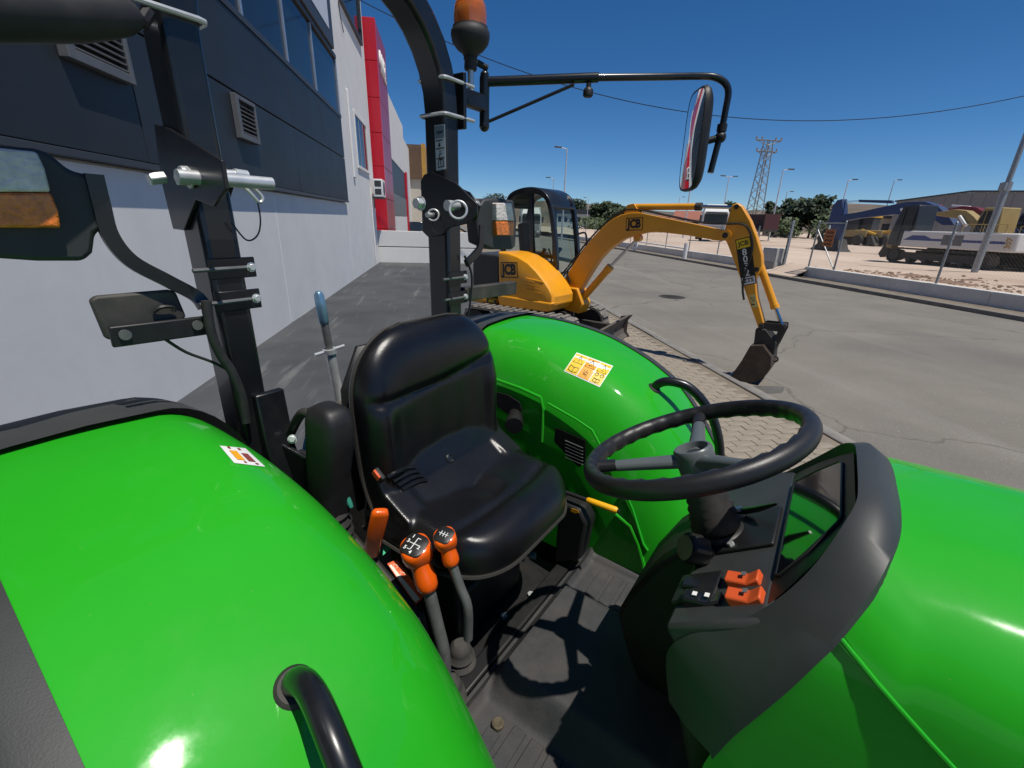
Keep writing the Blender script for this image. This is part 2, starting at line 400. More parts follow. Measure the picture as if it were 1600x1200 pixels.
# far hills
def hills(name, px0, px1, tops, dist, m, seed):
    mb = MB(); n = 90
    rows = []
    for j in range(7):
        row = []
        for i in range(n+1):
            t = i/n; px = px0+(px1-px0)*t
            r = wray(px, 345); d = unit(np.array([r[0], r[1]]))
            k = t*(len(tops)-1); a = int(min(k, len(tops)-2)); f = k-a
            py = tops[a]*(1-f)+tops[a+1]*f
            e = wray(px, py); el = e[2]/math.hypot(e[0], e[1])
            hh = CAM_H+el*dist
            fr = j/6; rr = dist*(.72+.28*fr) if j < 6 else dist*1.25
            z = -1+(hh+1)*(fr**.8 if j < 6 else .0)+noise.noise(Vector((px*.02, j*.9, seed)))*hh*.10*(1 if 0 < j < 6 else .25)
            row.append((d[0]*rr, d[1]*rr, z))
        rows.append(row)
    mb.loft(rows, closed=False, caps=False); return struct(mb.build(name, m, smooth=80))
M_HILL = ground_mat('scrub_hill', (.12, .095, .075), (.20, .155, .12), .03, patch=(.06, .065, .045), pscale=.02)
hills('hill', 1090, 1660, [336, 326, 318, 315, 314, 316, 322, 330], 620, M_HILL, 1.)
hills('far_hill', 560, 1150, [318, 312, 309, 306, 310, 322, 330, 333], 800, M_HILL, 5.)

# ------------------------------------------------------------------ near warehouse on the left
WX = -2.72
M_WHITE = mat('white_render', (.75, .74, .715), .75, var=.05, scale=1.5, bump=.06, bscale=60, dust=.22, dscale=.7, dustcol=(.48, .46, .43))
M_DARK = mat('anthracite_cladding', (.023, .029, .036), .45, var=.14, scale=1., bump=.02, bscale=30, spec=.25, dust=.10, dscale=1.2, dustcol=(.08, .08, .08))
M_DARKF = mat('anthracite_frame', (.040, .044, .05), .45, var=.1)
M_ALU = mat('aluminium_profile', (.55, .56, .57), .35, metal=.8, var=.1)
wh = empty('warehouse', (WX, 3, 0), 'white warehouse on the left with dark cladding above a white wall', 'building')
def wb(m, x0, x1, y0, y1, z0, z1): return m.bx(x0, x1, y0-3, y1-3, z0, z1)        # warehouse-local boxes (x from the wall plane)
m = MB(); wb(m, -14, -.06, -14, 20.0, -.3, 8.0); wb(m, -14, -.06, 14.25, 20.0, 8.0, 10.5); m.build('core', M_WHITE, wh, smooth=0)
# white wall slabs between joints (each a panel)
gy = [-14, -8, -2, 2.6, 8.3, 14.25, 20.0]
for a, b in zip(gy[:-1], gy[1:]):
    m = MB(); wb(m, -.055, 0, a+.008, b-.008, -.1, 2.17 if b < 14.5 else 10.4); m.build('wall_panel', M_WHITE, wh, smooth=0, bevel=.004, seg=1)
for y in (8.3, 14.25): m = MB(); wb(m, -.02, .004, y-.012, y+.012, .05, 2.15); m.build('joint_strip', WHITE, wh, smooth=0)
# dark cladding cassettes
ys = [-14, -10, -6, -2, 1.3, 4.95, 9.6, 14.12]
for zi, (z0, z1) in enumerate(((2.25, 3.31), (3.33, 4.27))):
    for a, b in zip(ys[:-1], ys[1:]):
        m = MB(); wb(m, -.05, .075, a+.006, b-.006, z0, z1); m.build('cladding_panel', M_DARK, wh, smooth=0, bevel=.006, seg=1)
m = MB(); wb(m, -.05, .085, -14, 14.13, 2.19, 2.245); m.build('drip_trim', M_DARKF, wh, smooth=0, bevel=.005)
# ribbon window with mullions
for za, zb in ((4.275, 4.36), (5.60, 5.70)): m = MB(); wb(m, -.05, .09, -14, 14.13, za, zb); m.build('window_frame', M_DARKF, wh, smooth=0, bevel=.008)
my = [-14, -12, -10, -8, -6, -4, -2, 0, 2, 4, 6, 7.9, 9.85, 11.78, 14.12]
for a, b in zip(my[:-1], my[1:]):
    m = MB(); wb(m, -.05, .04, a+.03, b-.03, 4.365, 5.595); m.build('window_pane', GLASS, wh, smooth=0)
    m = MB(); wb(m, -.05, .075, b-.03, b+.03, 4.365, 5.595); m.build('mullion', M_ALU, wh, smooth=0, bevel=.006)
# sign box above the windows
m = MB(); wb(m, -.05, .14, -14, 13.75, 5.705, 7.9); m.build('sign_frame', M_DARKF, wh, smooth=0, bevel=.02)
m = MB(); wb(m, .142, .15, 10.4, 13.3, 5.98, 7.7); sb = m.build('sign_board', mat('pale_sign', (.62, .65, .70), .4, var=.05), wh, smooth=0)
text('sign_lettering', 'S', 1.2, mat('navy_print', (.02, .035, .10), .4), sb, (.153, 12.35-3, 6.72), (0, 1, 0), (0, 0, 1), .004, .02)
# ventilation grilles
M_GR = mat('grille_grey', (.115, .12, .125), .5, var=.12)
for gy0, gy1, gz0, gz1 in ((4.14, 4.88, 2.84, 3.32), (7.0, 7.64, 2.76, 3.27)):
    m = MB(); X0, X1 = .078, .15
    wb(m, X0, X1, gy0, gy0+.08, gz0, gz1); wb(m, X0, X1, gy1-.05, gy1, gz0, gz1); wb(m, X0, X1, gy0+.08, gy1-.05, gz0, gz0+.07); wb(m, X0, X1, gy0+.08, gy1-.05, gz1-.05, gz1)
    g = m.build('ventilation_grille', M_GR, wh, smooth=0, bevel=.006)
    m = MB(); wb(m, .078, .082, gy0+.08, gy1-.05, gz0+.07, gz1-.05); m.build('grille_backing', BLACKM, g, smooth=0)
    for k in range(7):
        z = gz0+.10+k*(gz1-gz0-.17)/6.6
        m = MB(); m.box((.112, (gy0+gy1)/2-3+.015, z), (.055, gy1-gy0-.132, .012), Matrix.Rotation(math.radians(38), 3, 'Y')); m.build('slat', M_GR, g, smooth=0)
# white gable section: window, pale strip, parapet
m = MB(); wb(m, .002, .05, 16.5, 18.9, 3.30, 3.40); wb(m, .002, .04, 16.5, 16.62, 3.4, 4.95); wb(m, .002, .04, 18.78, 18.9, 3.4, 4.95); wb(m, .002, .04, 16.62, 18.78, 4.85, 4.95)
w = m.build('window', M_WHITE, wh, smooth=0, bevel=.01)
m = MB(); wb(m, .003, .012, 16.62, 18.78, 3.4, 4.85); m.build('pane', GLASS, w, smooth=0)
for y in (17.3, 18.05): m = MB(); wb(m, .012, .03, y-.03, y+.03, 3.4, 4.85); m.build('sash', M_ALU, w, smooth=0)
m = MB(); wb(m, .002, .06, 15.6, 15.85, 2.95, 5.3); m.build('downpipe_cover', WHITE, wh, smooth=0, bevel=.02)
m = MB(); wb(m, -.3, .12, 14.2, 20.02, 10.42, 10.6); m.build('parapet_cap', M_DARKF, wh, smooth=0, bevel=.01)
m = MB(); wb(m, .002, .09, 15.7, 19.2, 7.40, 7.50); wb(m, .002, .09, 19.1, 19.2, 7.5, 9.2); wb(m, .002, .09, 15.7, 15.8, 7.5, 9.2); uw = m.build('upper_window', M_DARKF, wh, smooth=0)
m = MB(); wb(m, .002, .03, 15.8, 19.1, 7.5, 9.2); m.build('pane', GLASS, uw, smooth=0)
m = MB(); m.tube([(.03, 15.9-3+.4*math.sin(k*.9), 8.7-k*.28) for k in range(8)], .012, 6); m.build('loose_cable', BLACKM, wh)
# air conditioner
ac = empty('air_conditioner', (WX, 19.35, 2.55), 'white boxy air conditioner on the wall under the window', 'air conditioner')
m = MB(); m.bx(.12, .46, -.42, .42, 0, .62); body = m.build('casing', WHITE, ac, bevel=.02)
for za, zb in ((.36, .56), (.08, .28)): m = MB(); m.bx(.17, .41, -.428, -.421, za, zb); m.build('intake_grille', M_DARKF, body, smooth=0)
m = MB(); m.lathe([(.24, 0), (.24, .01)], (.461, 0, .31), (1, 0, 0), 24); m.build('fan_grille', M_DARKF, body)
for ya in (-.35, .31): m = MB(); m.bx(.0, .46, ya, ya+.04, -.06, -.004); m.bx(.003, .04, ya, ya+.04, -.4, -.06); m.build('bracket', M_GR, ac, smooth=0)
m = MB(); m.tube([(.03, -.5, .3), (.03, -.55, 0), (.03, -.55, -1.2), (.03, -.5, -2.3)], .03, 8); m.build('pipe', M_WHITE, ac)
# white boundary wall across the end of the forecourt
ew = empty('boundary_wall', (-2.6, 20.15, 0), 'low white rendered wall closing off the dark forecourt', 'wall')
m = MB(); m.bx(-.28, 4.2, -.1, .1, -.1, .64); m.build('lower_course', M_WHITE, ew, smooth=0, bevel=.01)
m = MB(); m.bx(-.28, 4.2, -.08, .08, .64, .68); m.build('joint', M_GR, ew, smooth=0)
m = MB(); m.bx(-.28, 4.2, -.1, .1, .68, 1.30); m.build('upper_course', M_WHITE, ew, smooth=0, bevel=.01)
# ------------------------------------------------------------------ red shopfront building
M_RED = mat('red_panel', (.58, .012, .03), .35, var=.06, scale=.8, coat=.2)
M_PLUM = mat('plum_red_panel', (.36, .03, .06), .38, var=.08, scale=.8, coat=.12)
rb = empty('red_shop_building', (-2.75, 20.5, 0), 'tall red panelled shop building beyond the white warehouse', 'building')
zs = [-.3, 1.35, 2.55, 3.75, 4.95, 6.15, 7.35, 8.7]
for a, b in zip(zs[:-1], zs[1:]):
    m = MB(); m.bx(-.2, .42, 0, .3, a+.01, b-.01); m.build('red_panel', M_RED, rb, smooth=0, bevel=.008, seg=1)
    for k in range(2):
        m = MB(); m.bx(-.1, .40, .31+k*1.55, .31+k*1.55+1.53, a+.01, b-.01); m.build('plum_panel', M_PLUM, rb, smooth=0, bevel=.008, seg=1)
m = MB(); m.bx(-12, -.21, .1, 26, -.3, 7.6); m.build('core', M_WHITE, rb, smooth=0)
text('sign_lettering', 'INVGL', 1.05, PRINTW, rb, (.415, 1.85, 7.55), (0, 1, 0), (0, 0, 1), .03, .02, sx=.62)
gb = empty('grey_shop_building', (-2.75, 24.2, 0), 'white and grey shop front adjoining the red panelled building', 'building')
m = MB(); m.bx(-9, .25, 0, 9.5, 4.6, 7.4); m.build('upper_wall', M_WHITE, gb, smooth=0)
m = MB(); m.bx(-9, .22, 0, 9.4, 3.0, 4.6); m.build('glazing', M_DARKF, gb, smooth=0)
for k in range(4):
    m = MB(); m.bx(-.1, .26, k*2.35+.02, k*2.35+2.33, 1.9, 2.98); m.build('panel', mat('mid_grey_panel', (.17, .175, .18), .45), gb, smooth=0)
    m = MB(); m.bx(-.1, .26, k*2.35+.02, k*2.35+2.33, -.2, 1.88); m.build('panel', M_WHITE, gb, smooth=0)
m = MB(); m.bx(-.1, .35, 9.5, 10.3, -.2, 4.7); m.build('red_end_pier', M_RED, gb, smooth=0)
bb = empty('brown_roofed_building', (-3.6, 46, 0), 'beige building with a brown boxed upper storey beyond the shops', 'building')
m = MB(); m.bx(-6, 1.75, 0, 8, -.3, 5.2); m.build('wall', mat('beige_render', (.55, .50, .42), .8), bb, smooth=0)
m = MB(); m.bx(-6, 1.75, -.25, 8, 5.2, 8.0); m.build('upper_storey', mat('brown_cladding', (.13, .075, .04), .6, var=.2), bb, smooth=0)
m = MB(); m.bx(1.752, 2.1, -.25, 8, 5.1, 8.1); m.build('edge_trim', mat('ochre_trim', (.5, .27, .05), .6), bb, smooth=0)
# ------------------------------------------------------------------ far side of the road: low wall, fence, gate
FX = 14.5
M_WASH = mat('whitewashed_concrete', (.66, .65, .62), .85, var=.1, scale=2, bump=.15, bscale=50, dust=.35, dustcol=(.42, .37, .3), dscale=1.5)
def low_wall(y0, y1, label):
    r = empty('low_wall', (FX, y0, 0), label, 'wall')
    y = y0
    while y < y1-.01:
        b = min(y+6, y1); m = MB(); m.bx(-.11, .11, y-y0+.004, b-y0-.004, -.1, .42); m.build('wall_section', M_WASH, r, smooth=0, bevel=.012); y = b
    return r
low_wall(-8, 16.6, 'low pale concrete wall under the mesh fence beside the gate frame')
low_wall(19.4, 50, 'low concrete wall along the far kerb behind the digger boom')
M_GALV = mat('galvanised_steel', (.30, .32, .33), .45, metal=.7, var=.2, scale=15)
M_WIRE = mat('dull_wire', (.16, .165, .17), .6, metal=.3)
def chain(m, y0, y1, z0, z1, x=0, p=.09, r=.0013):
    h = z1-z0; k = y0-h
    while k < y1:
        for sgn in (1, -1):
            a0, a1 = max(k, y0), min(k+h, y1)
            if a1-a0 > .02:
                if sgn > 0: A = (x, a0, z0+(a0-k)); B = (x, a1, z0+(a1-k))
                else: A = (x, a0, z1-(a0-k)); B = (x, a1, z1-(a1-k))
                m.cyl(A, B, r, n=3)
        k += p
fe = empty('mesh_fence', (FX, 16.55, .42), 'grey chain link fence with braced end frame above the low wall', 'fence')
for y in (0, -1.25, -5.0, -8.6, -12.2): 
    m = MB(); m.cyl((0, y, 0), (0, y, 1.72), .032, n=10); m.lathe([(.036, 0), (.02, .02)], (0, y, 1.72), (0, 0, 1), 10); m.build('post', M_GALV, fe)
m = MB(); m.cyl((0, 0, 1.66), (0, -1.25, 1.66), .022, n=8); m.build('rail', M_GALV, fe)
m = MB(); m.cyl((0, -.02, 1.4), (0, -1.22, .04), .022, n=8); m.build('brace', M_GALV, fe)
for y0, y1 in ((-1.25, 0), (-5, -1.25), (-8.6, -5)):
    m = MB(); chain(m, y0, y1, .03, 1.62); stuff(m.build('wire_mesh', M_WIRE, fe, smooth=0))
fe2 = empty('mesh_fence', (FX, 20, .42), 'chain link fence with thin posts behind the yellow digger boom', 'fence')
for k in range(10):
    m = MB(); m.cyl((0, k*3., 0), (0, k*3., 1.5), .03, n=8); m.build('post', M_GALV, fe2)
m = MB(); chain(m, 0, 12, .03, 1.4, p=.12); stuff(m.build('wire_mesh', M_WIRE, fe2, smooth=0))
sg = tag(MB().box((0, 0, 0), (.012, .46, .62)).build('warning_sign', mat('orange_sign', (.50, .17, .05), .6, var=.2), smooth=0), 'small orange lettered sign board on the gate end fence frame', 'sign')
sg.location = (FX-.05, 15.85, 1.55)
m = MB()
for k in range(4):
    for j in range(3): m.bx(-.0085, -.0062, -.17+j*.115, -.17+j*.115+.09, .19-k*.14-.035, .19-k*.14+.035)
m.build('print_rows', mat('dark_brown_print', (.08, .03, .015), .6), sg, smooth=0)
gpst = empty('gate_post', (FX, 17.95, 0), 'tall dark slotted steel gate post beside the meter cabinet', 'post')
m = MB(); m.bx(-.05, .05, -.05, .05, -.1, 2.15); m.build('shaft', M_GALV, gpst, bevel=.006)
for k in range(6): m = MB(); m.bx(-.056, -.0505, -.02, .02, .5+k*.27, .62+k*.27); m.build('slot', BLACKM, gpst, smooth=0)
cb = empty('meter_cabinet', (14.35, 18.55, 0), 'pale grey utility meter cabinet on a concrete plinth by the gate', 'cabinet')
m = MB(); m.bx(-.2, .25, -.48, .48, -.1, .42); m.build('plinth', M_CONC, cb, bevel=.01)
m = MB(); m.bx(-.18, .22, -.45, .45, .42, 1.02); q = m.build('box', mat('cabinet_grey', (.42, .42, .40), .6), cb, bevel=.012)
m = MB(); m.bx(-.19, -.182, -.40, .40, .47, .97); m.build('door', mat('cabinet_door', (.47, .47, .45), .6), q, bevel=.004)
ba = empty('sliding_barrier', (13.75, 25.0, ZP), 'white road barrier bar with a round end wheel on the far pavement', 'barrier')
m = MB(); m.cyl((0, 0, -.05), (0, 0, .85), .12, n=14); m.build('post', WHITE, ba)
m = MB(); m.cyl((0, 0, .55), (0, 7.2, .62), .045, n=10); m.build('bar', WHITE, ba)
m = MB(); m.cyl((-.04, 7.2, .32), (.04, 7.2, .32), .36, n=24); w = m.build('wheel', WHITE, ba)
m = MB(); m.cyl((-.06, 7.2, .32), (.06, 7.2, .32), .07, n=12); m.build('hub', M_DARKF, w)

rp = MB(); rp.grid(lambda u, v: (13.7+1.15*u, 16.40+3.2*v, ZP+.004+(.46-ZP)*(u*u*(3-2*u))), 8, 4); struct(rp.build('gate_ramp', M_YARD))
rk = MB()
for k in range(420):
    x = 14.9+abs(random.gauss(0, 1.3)); y = random.uniform(7, 15.5); s = random.choice((.02, .03, .03, .04, .06))*random.uniform(.6, 1.4)
    z = .40+noise.noise(Vector((x*.25, y*.25, 0)))*.10
    rk.loft([[(x+s*f*math.cos(a)*random.uniform(.7, 1.2), y+s*f*math.sin(a)*random.uniform(.7, 1.2), z+s*h) for a in [j*1.2566 for j in range(5)]] for f, h in ((1, -.3), (1.05, .25), (.45, .7))])
for k in range(9):
    x = 15.4+random.random()*1.8; y = 8+k*.75; s = random.uniform(.3, .6)
    rk.grid(lambda u, v: (x+(u-.5)*2.4*s, y+(v-.5)*3*s, .36+.20*s*max(0, 1-((u-.5)**2+(v-.5)**2)*4)*(1+.5*noise.noise(Vector((u*5+k, v*5, k))))), 8, 8)
stuff(rk.build('rubble', mat('brown_rubble', (.21, .135, .09), .95, var=.4, scale=4, bump=.5, bscale=30), smooth=0))
# ------------------------------------------------------------------ trees
M_BARK = mat('bark', (.09, .065, .045), .9, var=.3, scale=10)
def leafmat(n, c): return mat(n, c, .6, var=.45, scale=.9, spec=.3)
LEAFS = [leafmat('pine_foliage', (.028, .045, .020)), leafmat('olive_foliage', (.05, .07, .032)), leafmat('shrub_foliage', (.06, .085, .03))]
def tree(loc, h, w, label, li=0, n=2000, trunk=.3, name='tree', group='trees along the horizon', leaf=.42):
    t = empty(name, loc, label, 'tree', group=group)
    m = MB(); H0 = h*trunk
    m.tube([(0, 0, -.3), (.02*h, 0, H0*.6), (0, .02*h, h*.75)], [.03*h, .022*h, .008*h], 7)
    for k in range(5):
        a = k*1.26+random.random(); z = H0*(.7+.25*k/5)
        m.tube([(0, 0, z), (math.cos(a)*w*.25, math.sin(a)*w*.25, z+h*.16), (math.cos(a)*w*.38, math.sin(a)*w*.38, z+h*.3)], [.012*h, .008*h, .003*h], 5)
    m.build('trunk', M_BARK, t)
    m = MB(); cl = []
    for k in range(13):
        a = random.random()*6.28; r = random.random()**.6*w*.36; z = H0+(h-H0)*random.uniform(.15, .85)
        cl.append((Vector((math.cos(a)*r, math.sin(a)*r, z)), random.uniform(.16, .27)*w))
    for k in range(n):
        c, r = random.choice(cl)
        d = Vector((random.gauss(0, 1), random.gauss(0, 1), random.gauss(0, .75))).normalized()*r*random.uniform(.55, 1.08)
        p = c+d
        if p.z < H0*.5 or p.z > h: continue
        s = leaf*random.uniform(.6, 1.3)
        x = Vector((random.gauss(0, 1), random.gauss(0, 1), random.gauss(0, 1))).normalized(); y = x.orthogonal().normalized()
        m.add([p-x*s-y*s*.4, p+x*s*.2-y*s*.7, p+x*s, p-x*s*.1+y*s*.7], [(0, 1, 2, 3)])
    m.build('crown', LEAFS[li], t, smooth=0)
    return t
def at_dist(px, d, py=345):
    r = wray(px, py); u = unit(np.array([r[0], r[1]])); return (u[0]*d, u[1]*d, 0)
for px, d, h, w, li, lab in (
        (1245, 95, 6.6, 7.5, 0, 'dark bushy pine tree left of the blue digger arm'),
        (1268, 92, 6.9, 7.0, 0, 'dark bushy pine tree right behind the blue digger stick'),
        (1128, 120, 7.2, 4.4, 1, 'lone rounded tree rising behind the white truck cab'),
        (1205, 110, 6.8, 3.6, 0, 'slim dark tree just right of the lattice pylon'),
        (900, 175, 9.5, 9, 0, 'dark umbrella shaped tree over the long white shed'),
        (938, 150, 8, 7, 1, 'round green tree just right of the long white shed'),
        (952, 150, 7.5, 7, 1, 'second green tree right of the long white shed'),
        (968, 145, 6.6, 7, 1, 'green tree left of the yellow boom elbow'),
        (985, 140, 6.2, 6, 2, 'low green tree right behind the yellow boom elbow'),
        (768, 240, 14, 12, 0, 'dark tree on the skyline left of the black digger cab')):
    tree(at_dist(px, d), h, w, lab, li)
for px, d, h, w, lab in ((1300, 85, 4.2, 7, 'wide green hedge bush under the blue digger arm'), (1335, 88, 4.4, 8, 'wide green hedge bush behind the yellow loaders'),
                    (1225, 85, 3.4, 6, 'low hedge bush in front of the red tiled house'), (920, 110, 3.0, 9, 'long low green shrub before the white shed'),
                    (950, 105, 2.8, 9, 'low green shrub between shed and yellow boom'), (1020, 95, 3.2, 6, 'small shrub below the yellow boom cylinder')):
    tree(at_dist(px, d), h, w, lab, 2, 700, .08, 'bush', 'bushes beyond the yard', .3)

# ------------------------------------------------------------------ far buildings
ROOF = mat('red_roof_tile', (.30, .11, .07), .8, var=.25, scale=3)
def house(px0, px1, d, hw, hr, label, wallc=(.5, .42, .33), flat=False, name='house', nwin=3, dep=9):
    a = Vector(at_dist(px0, d)); b = Vector(at_dist(px1, d)); L = (b-a).length; c = (a+b)/2; ang = math.atan2(b.y-a.y, b.x-a.x)
    o = empty(name, c, label, 'house' if not flat else 'building', ang)
    wm = mat('render_%d_%d' % (int(wallc[0]*100), int(wallc[2]*100)), wallc, .85)
    m = MB(); m.bx(-L/2, L/2, 0, dep, -.5, hw); m.build('wall', wm, o, smooth=0)
    if flat: m = MB(); m.bx(-L/2-.2, L/2+.2, -.3, dep, hw, hw+hr)
    else:
        m = MB(); m.prism([(-L/2-.5, -.6, hw-.1), (-L/2-.5, dep/2, hw+hr), (-L/2-.5, dep+.6, hw-.1)], (L+1, 0, 0))
    m.build('roof', ROOF if not flat else M_DARKF, o, smooth=0)
    for k in range(nwin):
        x = -L/2+(k+.5)*L/nwin
        m = MB(); m.bx(x-.5, x+.5, -.06, -.005, hw*.45, hw*.8); m.build('window', GLASS, o, smooth=0)
    return o
house(1055, 1120, 95, 3.0, 1.5, 'red tiled house left of the white truck', dep=10)
house(1030, 1062, 105, 2.6, 1.2, 'small tiled house at the far left of the truck', (.4, .33, .26))
house(1195, 1245, 100, 2.8, 1.5, 'low red roofed house below the dark pines', (.45, .38, .3))
house(860, 928, 150, 4.2, 1.4, 'long white shed with dark roof behind the road end', (.75, .75, .73), True, 'long_shed', 7)
house(1352, 1400, 80, 3.4, .35, 'small flat roofed beige block behind the blue arm', (.42, .36, .28), True, 'flat_block', 2)
# big grey hall on the right
gh = empty('grey_hall', (0, 0, 0), 'large grey concrete industrial hall with shallow gable on the right', 'building')
P0 = Vector(at_dist(1392, 78)); P1 = Vector(at_dist(1640, 78)); d = (P1-P0).normalized(); nrm = Vector((-d.y, d.x, 0)); L = (P1-P0).length
gh.location = P0; gh.rotation_euler = (0, 0, math.atan2(d.y, d.x))
MH = mat('grey_precast', (.20, .20, .20), .85, var=.1, scale=.3)
def prof_h(u): return 5.4+1.0*u/.48 if u < .48 else 6.4-.15*(u-.48)/.52
N = 12
for k in range(N):
    u0, u1 = k/N, (k+1)/N
    m = MB(); m.prism([(u0*L+.012, 0, -.5), (u1*L-.012, 0, -.5), (u1*L-.012, 0, prof_h(u1)), (u0*L+.012, 0, prof_h(u0))], (0, .3, 0)); m.build('wall_panel', MH, gh, smooth=0)
m = MB(); m.prism([(0, .31, -.5), (L, .31, -.5), (L, .31, 6.1), (.48*L, .31, 6.3), (0, .31, 5.3)], (0, 20, 0)); m.build('core', MH, gh, smooth=0)
m = MB(); m.prism([(-.2, -.15, 5.35), (.48*L, -.15, 6.4), (L, -.15, 6.25), (L, -.15, 6.42), (.48*L, -.15, 6.57), (-.2, -.15, 5.52)], (0, .45, 0)); m.build('roof_edge', M_DARKF, gh, smooth=0)
m = MB(); m.bx(.60*L, .72*L, -.08, -.01, 2.9, 4.5); m.build('window', GLASS, gh, smooth=0)
# ------------------------------------------------------------------ street lamps, pylon, wires
M_LAMP = mat('lamp_pole_grey', (.55, .56, .57), .45, metal=.3, var=.1)
def lamp(px, d, h, arm, label, two=False):
    o = empty('street_lamp', at_dist(px, d), label, 'street lamp', group='street lamps')
    m = MB(); m.cyl((0, 0, -.4), (0, 0, h), .10, .055, 10); m.build('pole', M_LAMP, o)
    for s in ((1, -1) if two else (1,)):
        m = MB(); m.tube([(0, 0, h-.1), (arm*s*.4, 0, h+.02), (arm*s, 0, h+.05)], .04, 8); a = m.build('arm', M_LAMP, o)
        m = MB(); m.prism([(arm*s*.7, -.14, h+.02), (arm*s*1.6, -.11, h+.04), (arm*s*1.6, .11, h+.04), (arm*s*.7, .14, h+.02)], (0, 0, .12)); m.build('lamp_head', M_DARKF, a, bevel=.02)
lamp(879, 50, 8.7, -.8, 'tall street lamp rising just right of the black digger cab')
lamp(862, 77, 8.2, -.8, 'street lamp standing behind the black digger cab roof')
lamp(917, 120, 7.5, -.8, 'distant thin street lamp by the long white shed')
lamp(1071, 60, 8.0, .8, 'street lamp behind the hanging mirror', False)
lamp(1057, 120, 8, .8, 'distant street lamp left of the mirror foot')
lamp(1127, 75, 8.4, .8, 'twin headed street lamp over the white truck', True)
lamp(1207, 62, 7.9, .8, 'street lamp just right of the lattice pylon')
lamp(1220, 100, 8.0, .8, 'thin street lamp further right of the lattice pylon')
lamp(1309, 75, 7.8, .8, 'street lamp behind the blue digger stick')
lamp(1379, 95, 9.2, .8, 'street lamp above the middle of the blue boom')
py = empty('lattice_pylon', at_dist(1176, 78), 'steel lattice power pylon standing behind the yellow digger stick', 'pylon')
M_PYL = mat('pylon_steel', (.24, .23, .21), .6, metal=.4, var=.2)
PH = 13.2
def pw(z): return .95-.55*z/PH
m = MB()
for sx in (-1, 1):
    for sy in (-1, 1): m.cyl((sx*pw(0), sy*pw(0), -.5), (sx*pw(PH), sy*pw(PH), PH), .07, n=5)
m.build('leg_frame', M_PYL, py)
m = MB(); z = 0; k = 0
while z < PH-.6:
    z1 = min(z+1.05, PH)
    for s in (-1, 1):
        a, b = pw(z), pw(z1); q = 1 if k % 2 else -1
        m.cyl((-a*q, s*a, z), (b*q, s*b, z1), .035, n=4); m.cyl((s*a, -a*q, z), (s*b, b*q, z1), .035, n=4)
        m.cyl((a*q, s*a, z), (-b*q, s*b, z1), .035, n=4)
    z = z1; k += 1
m.build('bracing', M_PYL, py)
for z, l in ((PH, 1.9), (PH-1.4, 1.5)):
    m = MB(); m.cyl((-l, 0, z), (l, 0, z), .09, n=5); m.cyl((-l, 0, z), (0, 0, z-.6), .05, n=4); m.cyl((l, 0, z), (0, 0, z-.6), .05, n=4); ca = m.build('crossarm', M_PYL, py)
    for s in (-1, -.55, .55, 1):
        m = MB(); m.lathe([(.05, 0), (.12, .1), (.05, .2), (.12, .3), (.04, .45)], (s*l, 0, z), (0, 0, 1), 8); m.build('insulator', mat('insulator_brown', (.16, .08, .05), .3), ca)
# near utility pole on the right and overhead cable
pb = gp(1522, 426, .42)
up = empty('utility_pole', (pb.x, pb.y, .35), 'grey steel pole with clamp band at the right edge', 'pole')
m = MB(); m.cyl((0, 0, -.3), (0, 0, 3.1), .11, n=14); m.build('lower_shaft', M_GALV, up)
m = MB(); m.cyl((0, 0, 3.1), (0, 0, 9.5), .085, .07, n=14); m.build('upper_shaft', M_GALV, up)
m = MB(); m.cyl((0, 0, 3.0), (0, 0, 3.3), .15, n=14); m.bx(-.2, -.1, -.1, .1, 3.02, 3.28); m.build('clamp', M_GALV, up)
A = Vector((-2.6, 18.9, 8.6)); Bp = Vector((pb.x, pb.y, 0))
rr = wray(1600, 150); 
Bc = CAMP+rr*(20.5/rr[0]); B = Vector(Bc)
m = MB(); m.tube([A.lerp(B, t)+Vector((0, 0, -4*SAG*t*(1-t))) for SAG in (1.9,) for t in [i/40 for i in range(41)]], .014, 5); tag(m.build('overhead_cable', BLACKM), 'thin black overhead cable sagging across the blue sky', 'cable')
# ------------------------------------------------------------------ yellow mini excavator on the pavement
def glassmat(name, tint, refl=.10):
    m = bpy.data.materials.new(name); m.use_nodes = True; nt = m.node_tree; nt.nodes.remove(nt.nodes['Principled BSDF'])
    t = nt.nodes.new('ShaderNodeBsdfTransparent'); t.inputs[0].default_value = (*tint, 1)
    g = nt.nodes.new('ShaderNodeBsdfGlossy'); g.inputs['Roughness'].default_value = .03
    fr = nt.nodes.new('ShaderNodeFresnel'); fr.inputs[0].default_value = 1.5
    x = nt.nodes.new('ShaderNodeMixShader'); nt.links.new(fr.outputs[0], x.inputs[0]); nt.links.new(t.outputs[0], x.inputs[1]); nt.links.new(g.outputs[0], x.inputs[2])
    nt.links.new(x.outputs[0], nt.nodes['Material Output'].inputs[0]); return m
CABGL = glassmat('cab_glass', (.72, .80, .76))
YEL = mat('machine_yellow', (.80, .335, .008), .4, var=.08, scale=3, coat=.25, dust=.13, dscale=5, dustcol=(.42, .24, .09))
DIRTB = mat('dusty_black_steel', (.03, .028, .026), .7, var=.3, scale=8, dust=.3, dustcol=(.2, .16, .12))
TRACKM = mat('dusty_track_rubber', (.15, .14, .125), .9, var=.4, scale=14, bump=.4, bscale=40, dust=.8, dscale=9, dustcol=(.34, .31, .27))
BUCKM = mat('worn_bucket_steel', (.085, .062, .048), .55, metal=.5, var=.4, scale=7, dust=.4, dustcol=(.16, .11, .085), dscale=6)
